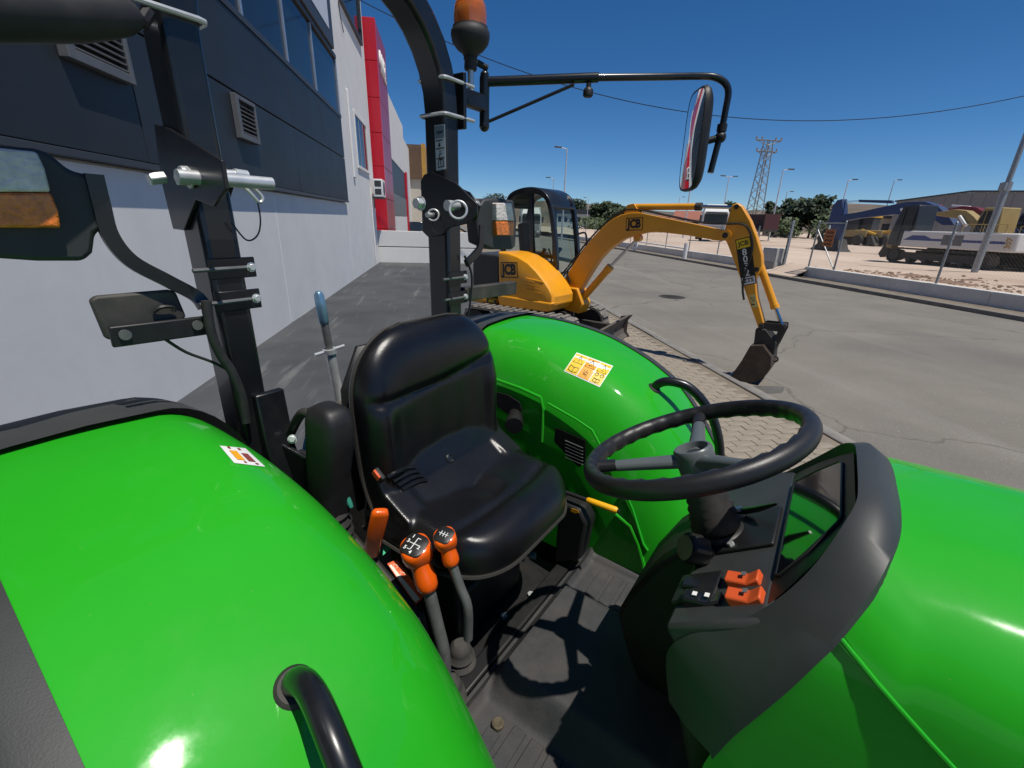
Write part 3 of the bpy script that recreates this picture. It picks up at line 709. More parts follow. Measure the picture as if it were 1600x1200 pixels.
def oval(cx, cz, L, r, n=10):
    p = []
    for i in range(n+1):
        a = math.pi/2-math.pi*i/n; p.append((cx+L/2+r*math.cos(a), cz+r*math.sin(a)))
    for i in range(n+1):
        a = -math.pi/2-math.pi*i/n; p.append((cx-L/2+r*math.cos(a), cz+r*math.sin(a)))
    return p
def track_part(parent, y, L, h, w, m, yaw=0, x0=0, z0=0, cleats=34, gr=.022, name='track'):
    R = Matrix.Rotation(yaw, 3, 'Z'); r = h/2
    o = oval(x0, z0+r, L-h, r-gr); i = oval(x0, z0+r, L-h, r-gr-.035)
    mb = MB(); n = len(o)
    def P(q, yy): return R@Vector((q[0], yy, q[1]))
    vs = [P(q, y-w/2) for q in o]+[P(q, y+w/2) for q in o]+[P(q, y-w/2) for q in i]+[P(q, y+w/2) for q in i]
    fs = []
    for k in range(n):
        j = (k+1) % n; fs += [(k, j, n+j, n+k), (2*n+k, 3*n+k, 3*n+j, 2*n+j), (k, 2*n+k, 2*n+j, j), (n+k, n+j, 3*n+j, 3*n+k)]
    mb.add(vs, fs)
    # cleats along the belt
    per = [0]
    for k in range(n): a, b = o[k], o[(k+1) % n]; per.append(per[-1]+math.dist(a, b))
    T = per[-1]
    for c in range(cleats):
        s = c*T/cleats; k = max(q for q in range(n) if per[q] <= s); a, b = o[k], o[(k+1) % n]; f = (s-per[k])/max(1e-6, per[k+1]-per[k])
        p = (a[0]+(b[0]-a[0])*f, a[1]+(b[1]-a[1])*f); t = Vector((b[0]-a[0], 0, b[1]-a[1])).normalized(); nn = Vector((-t.z, 0, t.x))
        ctr = Vector((p[0], y, p[1]))-nn*(-gr*.5) if (Vector((p[0]-x0, 0, p[1]-z0-r)).dot(nn) > 0) else Vector((p[0], y, p[1]))-nn*(gr*.5)
        M3 = Matrix((t, Vector((0, 1, 0)), nn)).transposed()
        mb.box(R@ctr, (T/cleats*.42, w*.94, gr), R@M3)
    tr = mb.build(name, m, parent, smooth=30)
    for nm, xx, rr in (('idler', x0+(L-h)/2, r*.72), ('sprocket', x0-(L-h)/2, r*.72)):
        q = MB(); q.cyl(R@Vector((xx, y-w*.42, z0+r)), R@Vector((xx, y+w*.42, z0+r)), rr, n=20); q.build(nm, DIRTB, tr)
    for k in range(4):
        xx = x0-(L-h)*.3+k*(L-h)*.2; q = MB(); q.cyl(R@Vector((xx, y-w*.4, z0+h*.26)), R@Vector((xx, y+w*.4, z0+h*.26)), h*.16, n=12); q.build('roller', DIRTB, tr)
    q = MB(); q.box(R@Vector((x0, y, z0+h*.52)), ((L-h)*1.0, w*.55, h*.42), R); q.build('track_frame', DIRTB, tr, bevel=.01)
    return tr
EY = math.radians(-46.865)
ex = empty('mini_excavator', (1.677, 7.581, ZP), 'yellow mini excavator with black cab parked on the pavement behind the tractor', 'excavator', EY)
def gz(z): return z-ZP
TY = math.radians(8)
for s in (-1, 1): track_part(ex, -.30+s*.60, 2.05, .50, .29, TRACKM, TY, x0=.05)
m = MB(); RT = Matrix.Rotation(TY, 3, 'Z')
m.box(RT@Vector((0, -.30, .30)), (1.1, .9, .24), RT); m.build('undercarriage', DIRTB, ex, bevel=.02)
m = MB(); m.lathe([(.42, .42), (.42, .56)], (0, -.25, 0), (0, 0, 1), 28); m.build('slew_ring', DIRTB, ex)
# dozer blade
def bl(x, y, z): return RT@Vector((x, y-.30, z))
m = MB(); prof = [(1.42, .02), (1.36, .08), (1.33, .2), (1.35, .31), (1.42, .41), (1.40, .43), (1.31, .33), (1.285, .2), (1.32, .06), (1.40, .0)]
m.prism([bl(x, -.72, z*.9) for x, z in prof], RT@Vector((0, 1.44, 0)))
for s in (-1, 1): m.prism([bl(x, s*.72-.01, z*.9) for x, z in [(1.45, 0), (1.45, .03), (1.40, .1), (1.40, .32), (1.47, .43), (1.27, .38), (1.25, .1), (1.3, 0)]], RT@Vector((0, .02, 0)))
blade = m.build('dozer_blade', RUSTY, ex, smooth=30)
for s in (-1, 1): m = MB(); m.box(bl(.98, s*.3, .22), (.72, .09, .12), RT); m.build('push_arm', DIRTB, blade, bevel=.01)
# house
m = MB(); m.lathe([(.60, .48), (.64, .50), (.64, .60)], (-.1, -.12, 0), (0, 0, 1), 36); m.build('deck_plate', DIRTB, ex)
cov = [(-.40, 1.375), (-.2, 1.37), (0, 1.33), (.2, 1.25), (.38, 1.13), (.54, .99), (.64, .88), (.70, .78), (.70, .66), (.60, .56), (-.36, .52)]
def shrink(poly, k, c=(.05, .9)): return [((x-c[0])*k+c[0], (z-c[1])*k+c[1]) for x, z in poly]
m = MB(); m.loft([[(x, y, gz(z)) for x, z in shrink(cov, k)] for y, k in ((-.775, .90), (-.765, .96), (-.735, .99), (-.69, 1.0), (-.2, 1.0))])
cv = m.build('engine_cover', YEL, ex, smooth=28)
m = MB(); m.loft([[(x*1.02, y, gz(z)) for x, z in [(-.39, .70), (.70, .70), (.62, .55), (-.33, .515)]] for y in (-.79, -.2)]); m.build('lower_skirt', YEL, ex, bevel=.03, seg=3)
for k in range(4): m = MB(); m.tube([(.18+k*.01, -.778, gz(1.02-k*.055)), (.38, -.779, gz(1.0-k*.055)), (.52-k*.01, -.775, gz(.985-k*.055))], [.006, .014, .006], 6); m.build('vent_louvre', YEL, cv)
m = MB(); m.bx(-1.0, -.41, -.72, .72, gz(.62), gz(1.32)); m.build('engine_housing', mat('charcoal_panel', (.03, .031, .033), .5, var=.15), ex, bevel=.03)
m = MB(); m.bx(-1.06, -.42, -.76, .76, gz(.50), gz(.615)); m.build('counterweight', YEL, ex, bevel=.04, seg=3)
def badge(s, size, parent, x, y, z, ang, w, h, sx=.8):
    X = Vector((math.cos(ang), 0, math.sin(ang))); Z = Vector((-math.sin(ang), 0, math.cos(ang))); c = Vector((x, y, z))
    def rect(w, h, yy, mm, nm, par):
        q = MB(); q.prism([c+X*a*w/2+Z*b*h/2+Vector((b*.0, yy, 0)) for a, b in ((-1, -1), (1, -1), (1, 1), (-1, 1))], (0, .0008, 0)); return q.build(nm, mm, par, smooth=0)
    bd = rect(w, h, -.0010, PRINTK, 'badge_border', parent); rect(w*.92, h*.87, -.0022, YEL, 'badge_ground', bd)
    text('lettering', s, size, PRINTK, bd, c+Vector((0, -.0040, 0)), X, Z, .0005, size*.055, sx)
badge('JCB', .22, cv, -.15, -.778, gz(1.11), math.radians(4), .34, .24)
m = MB(); m.bx(-.62, -.42, -.772, -.764, gz(.53), gz(.60)); nb = m.build('model_plate', PRINTK, ex, smooth=0)
text('lettering', '8032', .06, PRINTY, nb, (-.52, -.775, gz(.565)), (1, 0, 0), (0, 0, 1), .0005, .001)
# cab
cab = MB(); side = [(-.76, 1.30), (-.74, 1.75), (-.66, 2.14), (-.50, 2.27), (-.20, 2.31), (.04, 2.25), (.18, 2.08), (.28, 1.70), (.345, 1.30), (.37, .92)]
sp = catmull([(x, 0, gz(z)) for x, z in side], 5)
for y in (-.2, .46): cab.tube([p+Vector((0, y, 0)) for p in sp], 0, rect=(.075, .07), up=(0, 1, 0))
for x, z in ((-.76, 1.30), (.37, .94), (.2, 2.06), (-.68, 2.1)): cab.cyl((x, -.2, gz(z)), (x, .46, gz(z)), .035, n=8)
for y in (-.2, .46):
    cab.tube([(-.76, y, gz(1.30)), (-.2, y, gz(1.26)), (.36, y, gz(1.20))], 0, rect=(.06, .07), up=(0, 1, 0))
    cab.tube([(-.12, y, gz(1.25)), (-.16, y, gz(1.8)), (-.2, y, gz(2.28))], 0, rect=(.06, .07), up=(0, 1, 0))
CABM = mat('cab_black', (.012, .014, .017), .3, var=.15, coat=.3, dust=.08, dustcol=(.2, .2, .2))
cb2 = cab.build('cab_frame', CABM, ex, smooth=35, bevel=.008)
m = MB(); rf = [p for p in sp if p.z > gz(2.06)]
m.loft([[p+Vector((0, -.235, .01)) for p in rf]+[p+Vector((0, -.235, -.05)) for p in reversed(rf)], [p+Vector((0, -.2, .045)) for p in rf]+[p+Vector((0, -.2, -.04)) for p in reversed(rf)],
        [p+Vector((0, .46, .045)) for p in rf]+[p+Vector((0, .46, -.04)) for p in reversed(rf)], [p+Vector((0, .495, .01)) for p in rf]+[p+Vector((0, .495, -.05)) for p in reversed(rf)]])
m.build('roof', CABM, cb2, smooth=50)
m = MB(); m.add([(-.2, -.2, gz(1.27)), (.33, -.2, gz(1.22)), (.2, -.2, gz(1.95)), (.02, -.2, gz(2.2)), (-.18, -.2, gz(2.25))], [(0, 1, 2, 3, 4)]); m.build('side_window', CABGL, cb2, smooth=0)
m = MB(); m.add([(-.72, -.2, gz(1.32)), (-.2, -.2, gz(1.28)), (-.22, -.2, gz(2.25)), (-.5, -.2, gz(2.22)), (-.66, -.2, gz(2.05))], [(0, 1, 2, 3, 4)]); m.build('rear_side_window', CABGL, cb2, smooth=0)
m = MB(); m.add([(-.72, .46, gz(1.32)), (.33, .46, gz(1.22)), (.2, .46, gz(1.95)), (.02, .46, gz(2.2)), (-.5, .46, gz(2.22)), (-.66, .46, gz(2.05))], [(0, 1, 2, 3, 4, 5)]); m.build('door_window', CABGL, cb2, smooth=0)
m = MB(); fr = [p for p in sp if p.x > .15]; m.loft([[p+Vector((0, -.16, 0)) for p in fr], [p+Vector((0, .42, 0)) for p in fr]], closed=False, caps=False); m.build('windscreen', CABGL, cb2, smooth=60)
m = MB(); m.bx(-.74, .36, -.17, .44, gz(.64), gz(.93)); m.build('cab_floor', CABM, cb2, bevel=.02)
m = MB(); m.prism([(-.2, -.21, gz(1.24)), (.36, -.21, gz(1.18)), (.38, -.21, gz(.92)), (.1, -.21, gz(.92))], (0, .02, 0)); m.build('lower_glass', CABGL, cb2, smooth=0)
m = MB(); m.bx(-.55, -.1, -.06, .34, gz(1.02), gz(1.2)); m.box((-.5, .14, gz(1.5)), (.12, .38, .62), Matrix.Rotation(-.15, 3, 'Y')); m.build('operator_seat', BLACKM, cb2, bevel=.05, seg=3)
for y in (-.1, .38): m = MB(); m.tube([(-.05, y, gz(1.0)), (-.02, y, gz(1.3)), (.05, y, gz(1.42))], [.04, .02, .035], 8); m.build('control_lever', BLACKM, cb2)
for y in (.08, .22): m = MB(); m.tube([(.12, y, gz(.95)), (.06, y, gz(1.3)), (.0, y, gz(1.42))], .014, 6); m.build('travel_lever', BLACKM, cb2)
m = MB(); m.tube(catmull([(.36, .48, gz(1.25)), (.46, .50, gz(1.27)), (.48, .50, gz(1.5)), (.44, .50, gz(1.68)), (.31, .48, gz(1.66))], 4), .016, 8); m.build('grab_rail', CABM, cb2)
# swing post and boom
m = MB(); m.prism([(.42, -.14, gz(.50)), (.80, -.14, gz(.46)), (.86, -.14, gz(.62)), (.74, -.14, gz(.86)), (.5, -.14, gz(.86))], (0, .28, 0)); m.build('swing_post', YEL, ex, bevel=.02)
btop = [(.369, .70), (.43, .92), (.528, 1.086), (.66, 1.30), (.806, 1.5), (.95, 1.67), (1.1, 1.818), (1.22, 1.91), (1.339, 1.965), (1.47, 1.995), (1.609, 2.0), (1.959, 1.941), (2.485, 1.856), (2.80, 1.80)]
bbot = [(.55, .55), (.66, .70), (.775, .857), (.91, 1.10), (1.047, 1.324), (1.17, 1.46), (1.288, 1.553), (1.42, 1.64), (1.573, 1.692), (1.73, 1.735), (1.896, 1.756), (2.342, 1.723), (2.716, 1.675), (2.84, 1.70)]
m = MB(); m.loft([[(a[0], -.10, gz(a[1])), (a[0], .05, gz(a[1])), (b[0], .05, gz(b[1])), (b[0], -.10, gz(b[1]))] for a, b in zip(btop, bbot)])
boom = m.build('boom', YEL, ex, smooth=30, bevel=.008)
badge('JCB', .155, boom, 1.56, -.104, gz(1.845), math.radians(4), .25, .17)
m = MB(); m.cyl((2.80, -.13, gz(1.745)), (2.80, .13, gz(1.745)), .065, n=18); m.build('boom_pin', YEL, boom)
m = MB(); m.cyl((2.80, -.134, gz(1.745)), (2.80, .134, gz(1.745)), .035, n=14); m.build('pin_end', DIRTB, boom)
for s in (-1, 1):
    m = MB(); m.prism([(1.44, s*.05-.012, gz(1.96)), (1.36, s*.05-.012, gz(1.97)), (1.40, s*.05-.012, gz(2.10)), (1.50, s*.05-.012, gz(2.12)), (1.60, s*.05-.012, gz(2.0))], (0, .024, 0)); m.build('cylinder_lug', YEL, boom, bevel=.006)
m = MB(); m.cyl((1.47, 0, gz(2.075)), (2.36, 0, gz(2.082)), .042, n=16); m.build('dipper_cylinder', YEL, boom)
m = MB(); m.cyl((2.34, 0, gz(2.082)), (2.42, 0, gz(2.083)), .05, n=16); m.build('cylinder_gland', DIRTB, boom)
m = MB(); m.cyl((2.42, 0, gz(2.083)), (2.86, 0, gz(2.075)), .022, n=12); m.build('dipper_rod', mat('chrome_rod', (.6, .62, .65), .12, metal=1., var=.05), boom)
CHROME = MATS['chrome_rod']
m = MB(); m.cyl((.72, 0, gz(.62)), (1.17, 0, gz(1.18)), .055, n=16); m.cyl((1.15, 0, gz(1.155)), (1.21, 0, gz(1.23)), .062, n=16); m.build('lift_cylinder', YEL, boom)
m = MB(); m.cyl((1.2, 0, gz(1.22)), (1.60, 0, gz(1.66)), .024, n=12); m.build('lift_rod', CHROME, boom)
m = MB(); m.cyl((1.6, -.06, gz(1.66)), (1.6, .06, gz(1.66)), .05, n=14); m.build('rod_eye', YEL, boom)
for k in range(2):
    m = MB(); yy = -.06+k*.09
    m.tube(catmull([(.40, yy, gz(.9)), (.36, yy, gz(1.0)), (.5, yy, gz(1.18)), (.8, yy, gz(1.56)), (1.1, yy, gz(1.865)), (1.35, yy, gz(2.02)), (1.62, yy, gz(2.03)), (2.0, yy, gz(1.965)), (2.5, yy, gz(1.885)), (2.78, yy-.04, gz(1.88)), (3.02, -.11, gz(1.86)), (3.14, -.12, gz(1.6)), (3.11, -.115, gz(1.2)), (3.16, -.11, gz(.98))], 5), .013, 6); m.build('hydraulic_hose', BLACKM, boom)
# low hoses at boom foot
for k in range(3): m = MB(); m.tube(catmull([(.30, -.1+k*.06, gz(.75)), (.34-k*.03, -.12+k*.06, gz(1.0)), (.48, -.1+k*.06, gz(1.08)), (.58, -.1+k*.06, gz(.92))], 5), .014, 6); m.build('swing_hose', BLACKM, boom)
spoly = [(2.80, 2.10), (2.86, 2.125), (2.92, 2.09), (3.048, 1.924), (3.16, 1.73), (3.25, 1.54), (3.28, 1.42), (3.27, 1.33), (3.235, 1.24), (3.30, 1.02), (3.455, .68), (3.43, .64), (3.385, .65), (3.131, 1.115), (2.97, 1.40), (2.84, 1.63), (2.765, 1.74), (2.781, 1.92)]
m = MB(); m.prism([(x, -.085, gz(z)) for x, z in spoly], (0, .13, 0)); stk = m.build('dipper', YEL, ex, smooth=30, bevel=.012)
# decal on the dipper
A0 = Vector((3.005, -.0865, gz(1.70))); dd = Vector((.17, 0, -.52)).normalized(); nn = Vector((dd.z, 0, -dd.x))*-1
def drect(t0, t1, w, mm, nm, par, off=0.):
    q = MB(); q.prism([A0+dd*t+nn*s*w/2+Vector((0, -off, 0)) for t, s in ((t0, -1), (t1, -1), (t1, 1), (t0, 1))], (0, .0006, 0)); return q.build(nm, mm, par, smooth=0)
dc = drect(-.02, .56, .17, PRINTK, 'model_decal', stk, .0012); drect(-.01, .10, .15, PRINTY, 'decal_cell', dc, .0022); drect(.46, .55, .15, PRINTW, 'decal_cell', dc, .0022)
text('lettering', 'JCB', .075, PRINTK, dc, A0+dd*.045+Vector((0, -.004, 0)), -nn if nn.x < 0 else nn, -dd, .0005, .002)
for k, ch in enumerate('8032'): text('lettering', ch, .11, PRINTW, dc, A0+dd*(.155+k*.085)+Vector((0, -.004, 0)), -nn if nn.x < 0 else nn, -dd, .0005, .002)
text('lettering', 'ZTS', .07, PRINTK, dc, A0+dd*.505+Vector((0, -.004, 0)), -nn if nn.x < 0 else nn, -dd, .0005, .002)
m = MB(); m.prism([(3.205, -.087, gz(1.04)), (3.265, -.087, gz(1.06)), (3.335, -.087, gz(.91)), (3.275, -.087, gz(.89))], (0, .0008, 0)); wl2 = m.build('warning_label', mat('pale_yellow_label', (.65, .55, .2), .5), stk, smooth=0)
m = MB(); tri = [(3.222, 1.02), (3.277, 1.012), (3.27, .965)]
m.tube([(x, -.0885, gz(z)) for x, z in tri], .003, 4, closed=True); m.bx(3.25, 3.29, -.0885, -.0878, gz(.925), gz(.94)); m.build('warning_print', PRINTK, wl2, smooth=0)
m = MB(); m.cyl((2.86, -.092, gz(2.08)), (2.86, .092, gz(2.08)), .03, n=12); m.build('pin_end', DIRTB, stk)
m = MB(); m.cyl((3.225, -.092, gz(1.36)), (3.225, .092, gz(1.36)), .03, n=12); m.build('pin_end', DIRTB, stk)
m = MB(); m.cyl((3.235, 0, gz(1.42)), (3.50, 0, gz(.93)), .045, n=16); m.cyl((3.49, 0, gz(.95)), (3.515, 0, gz(.905)), .052, n=16); m.build('bucket_cylinder', YEL, stk)
m = MB(); m.cyl((3.51, 0, gz(.915)), (3.63, 0, gz(.71)), .022, n=12); m.build('bucket_rod', CHROME, stk)
# bucket linkage + bucket
m = MB()
for y in (-.10, .085):
    m.prism([(3.39, y, gz(.70)), (3.45, y, gz(.73)), (3.68, y, gz(.74)), (3.69, y, gz(.68)), (3.64, y, gz(.45)), (3.57, y, gz(.45)), (3.61, y, gz(.64)), (3.46, y, gz(.64))], (0, .02, 0))
m.cyl((3.65, -.12, gz(.70)), (3.65, .12, gz(.70)), .03, n=12); m.cyl((3.42, -.12, gz(.68)), (3.42, .12, gz(.68)), .03, n=12)
m.build('bucket_link', DIRTB, ex)
m = MB(); m.prism([(3.36, -.11, gz(.64)), (3.48, -.11, gz(.66)), (3.64, -.11, gz(.50)), (3.63, -.11, gz(.34)), (3.52, -.11, gz(.26)), (3.38, -.11, gz(.40))], (0, .22, 0)); qh = m.build('quick_hitch', DIRTB, ex, bevel=.02)
m = MB(); m.tube([(3.64+.035*math.cos(a), 0, gz(.27)+.035*math.sin(a)) for a in [i*math.pi/6 for i in range(12)]], .011, 6, closed=True); m.build('lifting_eye', DIRTB, qh)
bo = [(3.36, .43), (3.50, .46), (3.62, .34), (3.64, .20), (3.59, .05), (3.49, -.035), (3.36, -.055), (3.22, -.05)]
m = MB(); bi = [(3.38, .40), (3.49, .42), (3.59, .32), (3.605, .20), (3.56, .075), (3.48, -.008), (3.36, -.028), (3.22, -.040)]
m.loft([[(a[0], -.20, gz(a[1])), (a[0], .20, gz(a[1])), (b[0], .20, gz(b[1])), (b[0], -.20, gz(b[1]))] for a, b in zip(bo, bi)])
bk = m.build('bucket', BUCKM, ex, smooth=40)
for y in (-.21, .198):
    m = MB(); m.prism([(x, y, gz(z)) for x, z in bo+[(3.215, -.02), (3.235, .05), (3.30, .22)]], (0, .012, 0)); m.build('bucket_side', BUCKM, bk, smooth=20)
m = MB(); m.bx(3.17, 3.25, -.215, .215, gz(-.052), gz(-.030))
m.build('cutting_edge', mat('worn_edge_steel', (.33, .27, .21), .5, metal=.6, var=.3), bk, smooth=0, bevel=.004)

# ------------------------------------------------------------------ machines in the yard (generic crawler excavator, then each one's own arm)
ZY = .40
def pl(px, py, x, o): p = xp(px, py, x); return Vector((p.x-o[0], p.y-o[1], p.z-o[2]))
def crawler(name, label, org, bodyc, cabc, armc, arms, px_plane, stripe=None, bodylen=3.4, show=True, tag_txt=None, L=4.0, hb=1.5, hc=2.65, cabm=None):
    """local axes = world axes; machine faces +Y, camera sees its left (-X) side"""
    o = empty(name, org, label, 'excavator', group='crawler excavators in the yard')
    R90 = math.pi/2
    for s in (-1, 1): track_part(o, s*.95, L, .72, .5, DIRTY_TRACK, R90, cleats=40, gr=.03)
    m = MB(); m.bx(-.8, .8, -1.2, 1.2, .3, .62); m.build('undercarriage', DIRTB, o)
    m = MB(); y0 = -bodylen*.62; y1 = bodylen*.38
    m.loft([[(x*k, y, z) for x, z in [(-1.2, .78), (1.2, .78), (1.2, hb), (-1.2, hb)]] for y, k in ((y0, .86), (y0+.25, 1), (y1, 1))]); bd = m.build('house', bodyc, o, bevel=.06, seg=3, smooth=35)
    if stripe:
        m = MB(); m.prism([(-1.206, y0+.3, 1.08), (-1.206, y1-.1, 1.08), (-1.206, y1-.5, 1.3), (-1.206, y1-1.1, 1.3), (-1.206, y1-1.4, 1.18), (-1.206, y0+.3, 1.18)], (.004, 0, 0)); m.build('side_stripe', stripe, bd, smooth=0)
        for ya, yb in ((-.55, -.15), (-1.0, -.62)): m = MB(); m.bx(-1.209, -1.203, ya, yb, .93, 1.36); m.build('side_grille', M_GR, bd, smooth=0)
    if tag_txt: text('lettering', tag_txt, .28, mat('ochre_print', (.35, .2, .03), .5), bd, (-1.21, y0+.16, 1.12), (0, 0, 1), (0, 1, 0), .004, .006)
    # cab at the front left
    m = MB(); sec = [(y1-.15, .80), (y1+.75, .80), (y1+.72, 1.5), (y1+.45, hc), (y1-.35, hc), (y1-.45, hb-.1)]
    m.prism([(-1.15, y, z) for y, z in sec], (1.05, 0, 0)); cbx = m.build('cab', cabc, o, bevel=.05, seg=2, smooth=30)
    m = MB(); m.add([(-1.158, y, z) for y, z in [(y1-.25, 1.45), (y1+.62, 1.45), (y1+.40, hc-.15), (y1-.25, hc-.15)]], [(0, 1, 2, 3)]); m.build('cab_window', GLASS, cbx, smooth=0)
    m = MB()
    for yy in (y0+.5, y0+1.3, y0+2.1): m.cyl((-1.1, yy, hb), (-1.1, yy, hb+.32), .018, n=6)
    m.cyl((-1.1, y0+.5, hb+.32), (-1.1, y0+2.1, hb+.32), .018, n=6); m.build('handrail', armc, bd)
    m = MB(); m.cyl((.5, y0+.7, hb), (.5, y0+.7, hb+.4), .05, n=10); m.build('exhaust', DIRTB, bd)
    m = MB(); m.bx(-1.19, -1.165, y1-.30, y1-.26, 1.45, hc-.12); m.bx(-1.19, -1.165, y1+.22, y1+.26, 1.0, hc-.12); m.build('door_frame', cabc, cbx, smooth=0)
    for nm, mm, poly, th, x0 in arms:
        m = MB(); m.prism([pl(px, py, px_plane, org)+Vector((x0-th/2, 0, 0)) for px, py in poly], (th, 0, 0)); m.build(nm, mm, o, bevel=.02, smooth=30)
    return o
DIRTY_TRACK = mat('dirty_track', (.062, .055, .048), .9, var=.35, scale=6, bump=.4, bscale=30, dust=.6, dscale=5, dustcol=(.2, .16, .12))
WHT = mat('machine_white', (.62, .62, .60), .4, var=.06, scale=1.5, dust=.2, dustcol=(.45, .38, .3))
BLU = mat('machine_blue', (.011, .036, .115), .6, var=.12, scale=1.5, dust=.06, dustcol=(.2, .18, .18))
REDM = mat('machine_red', (.15, .016, .018), .4, var=.15, scale=1.5)
YLM = mat('machine_faded_yellow', (.33, .235, .085), .5, var=.18, scale=1.5, dust=.25, dustcol=(.28, .22, .13))
DRK = mat('machine_dark', (.022, .025, .03), .4, var=.2)
STRB = mat('navy_stripe', (.03, .055, .20), .4)
wo = (23.2, 18.05, ZY)
crawler('crawler_excavator', 'white crawler excavator with blue side stripe behind the mesh fence', wo, WHT, DRK, YLM,
        [('boom', YLM, [(1412, 336), (1424, 342), (1416, 356), (1403, 372), (1394, 388), (1386, 386), (1392, 366), (1402, 348)], .4, .1),
         ('dipper_linkage', DIRTB, [(1386, 376), (1392, 386), (1384, 398), (1376, 402), (1373, 396), (1380, 386)], .3, .1),
         ('boom_cylinder', CHROME, [(1410, 326), (1413, 325), (1419, 340), (1416, 342)], .12, -.1)], 22.6, STRB, tag_txt='307', L=4.6, bodylen=4.6)
bo_ = (30.0, 20.2, ZY)
crawler('crawler_excavator', 'blue excavator whose long blue arm reaches over the yard to its bucket', bo_, BLU, DRK, BLU,
        [('boom', BLU, [(1316, 336), (1345, 332), (1390, 322), (1420, 316), (1450, 315), (1472, 323), (1488, 338), (1497, 352), (1478, 352), (1462, 342), (1436, 336), (1400, 335), (1345, 341), (1318, 346)], .5, 0),
         ('dipper', BLU, [(1305, 322), (1312, 313), (1320, 311), (1321, 330), (1319, 350), (1312, 376), (1300, 376), (1302, 350), (1296, 352)], .42, 0),
         ('bucket_rod', CHROME, [(1299, 345), (1302, 346), (1293, 374), (1290, 373)], .1, 0),
         ('arm_cylinder', BLU, [(1343, 312), (1395, 313), (1396, 318), (1343, 316)], .16, 0),
         ('arm_rod', CHROME, [(1318, 314), (1344, 313), (1344, 316), (1319, 317)], .08, 0),
         ('bucket', DIRTB, [(1288, 370), (1312, 374), (1314, 388), (1322, 398), (1300, 397), (1276, 394), (1277, 388), (1288, 380)], 1.2, 0)], 28.6, hb=1.7)
yo = (27.2, 18.0, ZY)
crawler('crawler_excavator', 'faded yellow excavator parked just behind the white one', yo, YLM, YLM, YLM,
        [('boom', YLM, [(1447, 332), (1470, 331), (1492, 327), (1510, 329), (1522, 338), (1532, 350), (1520, 356), (1506, 344), (1492, 341), (1470, 338), (1447, 335)], .45, .2),
         ('boom_cylinder', WHITE, [(1500, 338), (1504, 336), (1515, 352), (1511, 355)], .14, -.1)], 26.2)
ro = (34.5, 21.5, ZY)
crawler('crawler_excavator', 'dark red excavator showing only its raised boom behind the yellow one', ro, REDM, DRK, REDM,
        [('boom', REDM, [(1455, 333), (1462, 324), (1468, 319), (1472, 326), (1490, 326), (1510, 322), (1530, 324), (1545, 333), (1552, 345), (1540, 348), (1520, 338), (1480, 334)], .5, 0),
         ('arm_cylinder', WHITE, [(1488, 320), (1516, 322), (1516, 325), (1488, 323)], .16, 0)], 33.8)
# yellow loader wheel / body at the right edge
WHEELB = mat('tyre_black', (.02, .02, .02), .85, var=.2, dust=.3)
def wheel(parent, c, ax, r, w, rimm, name='wheel', lugs=0):
    m = MB(); c = Vector(c); a = Vector(ax).normalized()
    m.lathe([(r*.58, -w/2), (r*.9, -w/2), (r, -w*.34), (r, w*.34), (r*.9, w/2), (r*.58, w/2)], c, a, 28)
    if lugs:
        x, y, z = frame(a)
        for k in range(lugs):
            t = 2*math.pi*k/lugs; d = x*math.cos(t)+y*math.sin(t); tg = a.cross(d); sg = 1 if k % 2 else -1
            R3 = Matrix((d, (a+tg*.7*sg).normalized(), d.cross((a+tg*.7*sg).normalized()))).transposed()
            m.box(c+d*(r+.012)+a*sg*w*.22, (.03, w*.52, .03), R3)
    t = m.build(name, WHEELB, parent, smooth=35)
    m = MB(); m.lathe([(r*.56, -w*.36), (r*.56, w*.36), (r*.5, w*.36), (r*.45, w*.1), (r*.2, w*.12), (r*.18, w*.25), (.01, w*.25)], c, a, 24); m.build('rim', rimm, t, smooth=35)
    return t
ld = gp(1590, 418, ZY)
lo = empty('wheel_loader', (ld.x+1.1, ld.y-.9, ZY), 'yellow wheeled machine cut off by the right picture edge', 'loader')
m = MB(); m.bx(-1.0, 1.0, -2.4, 1.6, .7, 1.35); m.build('chassis', YLM, lo, bevel=.06)
m = MB(); m.bx(-.8, .8, -1.2, .2, 1.35, 2.6); q = m.build('cab', YLM, lo, bevel=.06)
m = MB(); m.bx(-.81, -.805, -1.0, 0, 1.6, 2.4); m.build('cab_window', GLASS, q, smooth=0)
for y in (-1.6, 1.0):
    for s in (-1, 1): wheel(lo, (s*.95, y, .6), (s, 0, 0), .6, .4, YLM)
m = MB(); m.prism([(-1.2, 1.7, .1), (-1.2, 2.3, .05), (-1.2, 2.5, .3), (-1.2, 2.2, .9), (-1.2, 1.8, .8)], (2.4, 0, 0)); m.build('bucket', DIRTB, lo, bevel=.02)
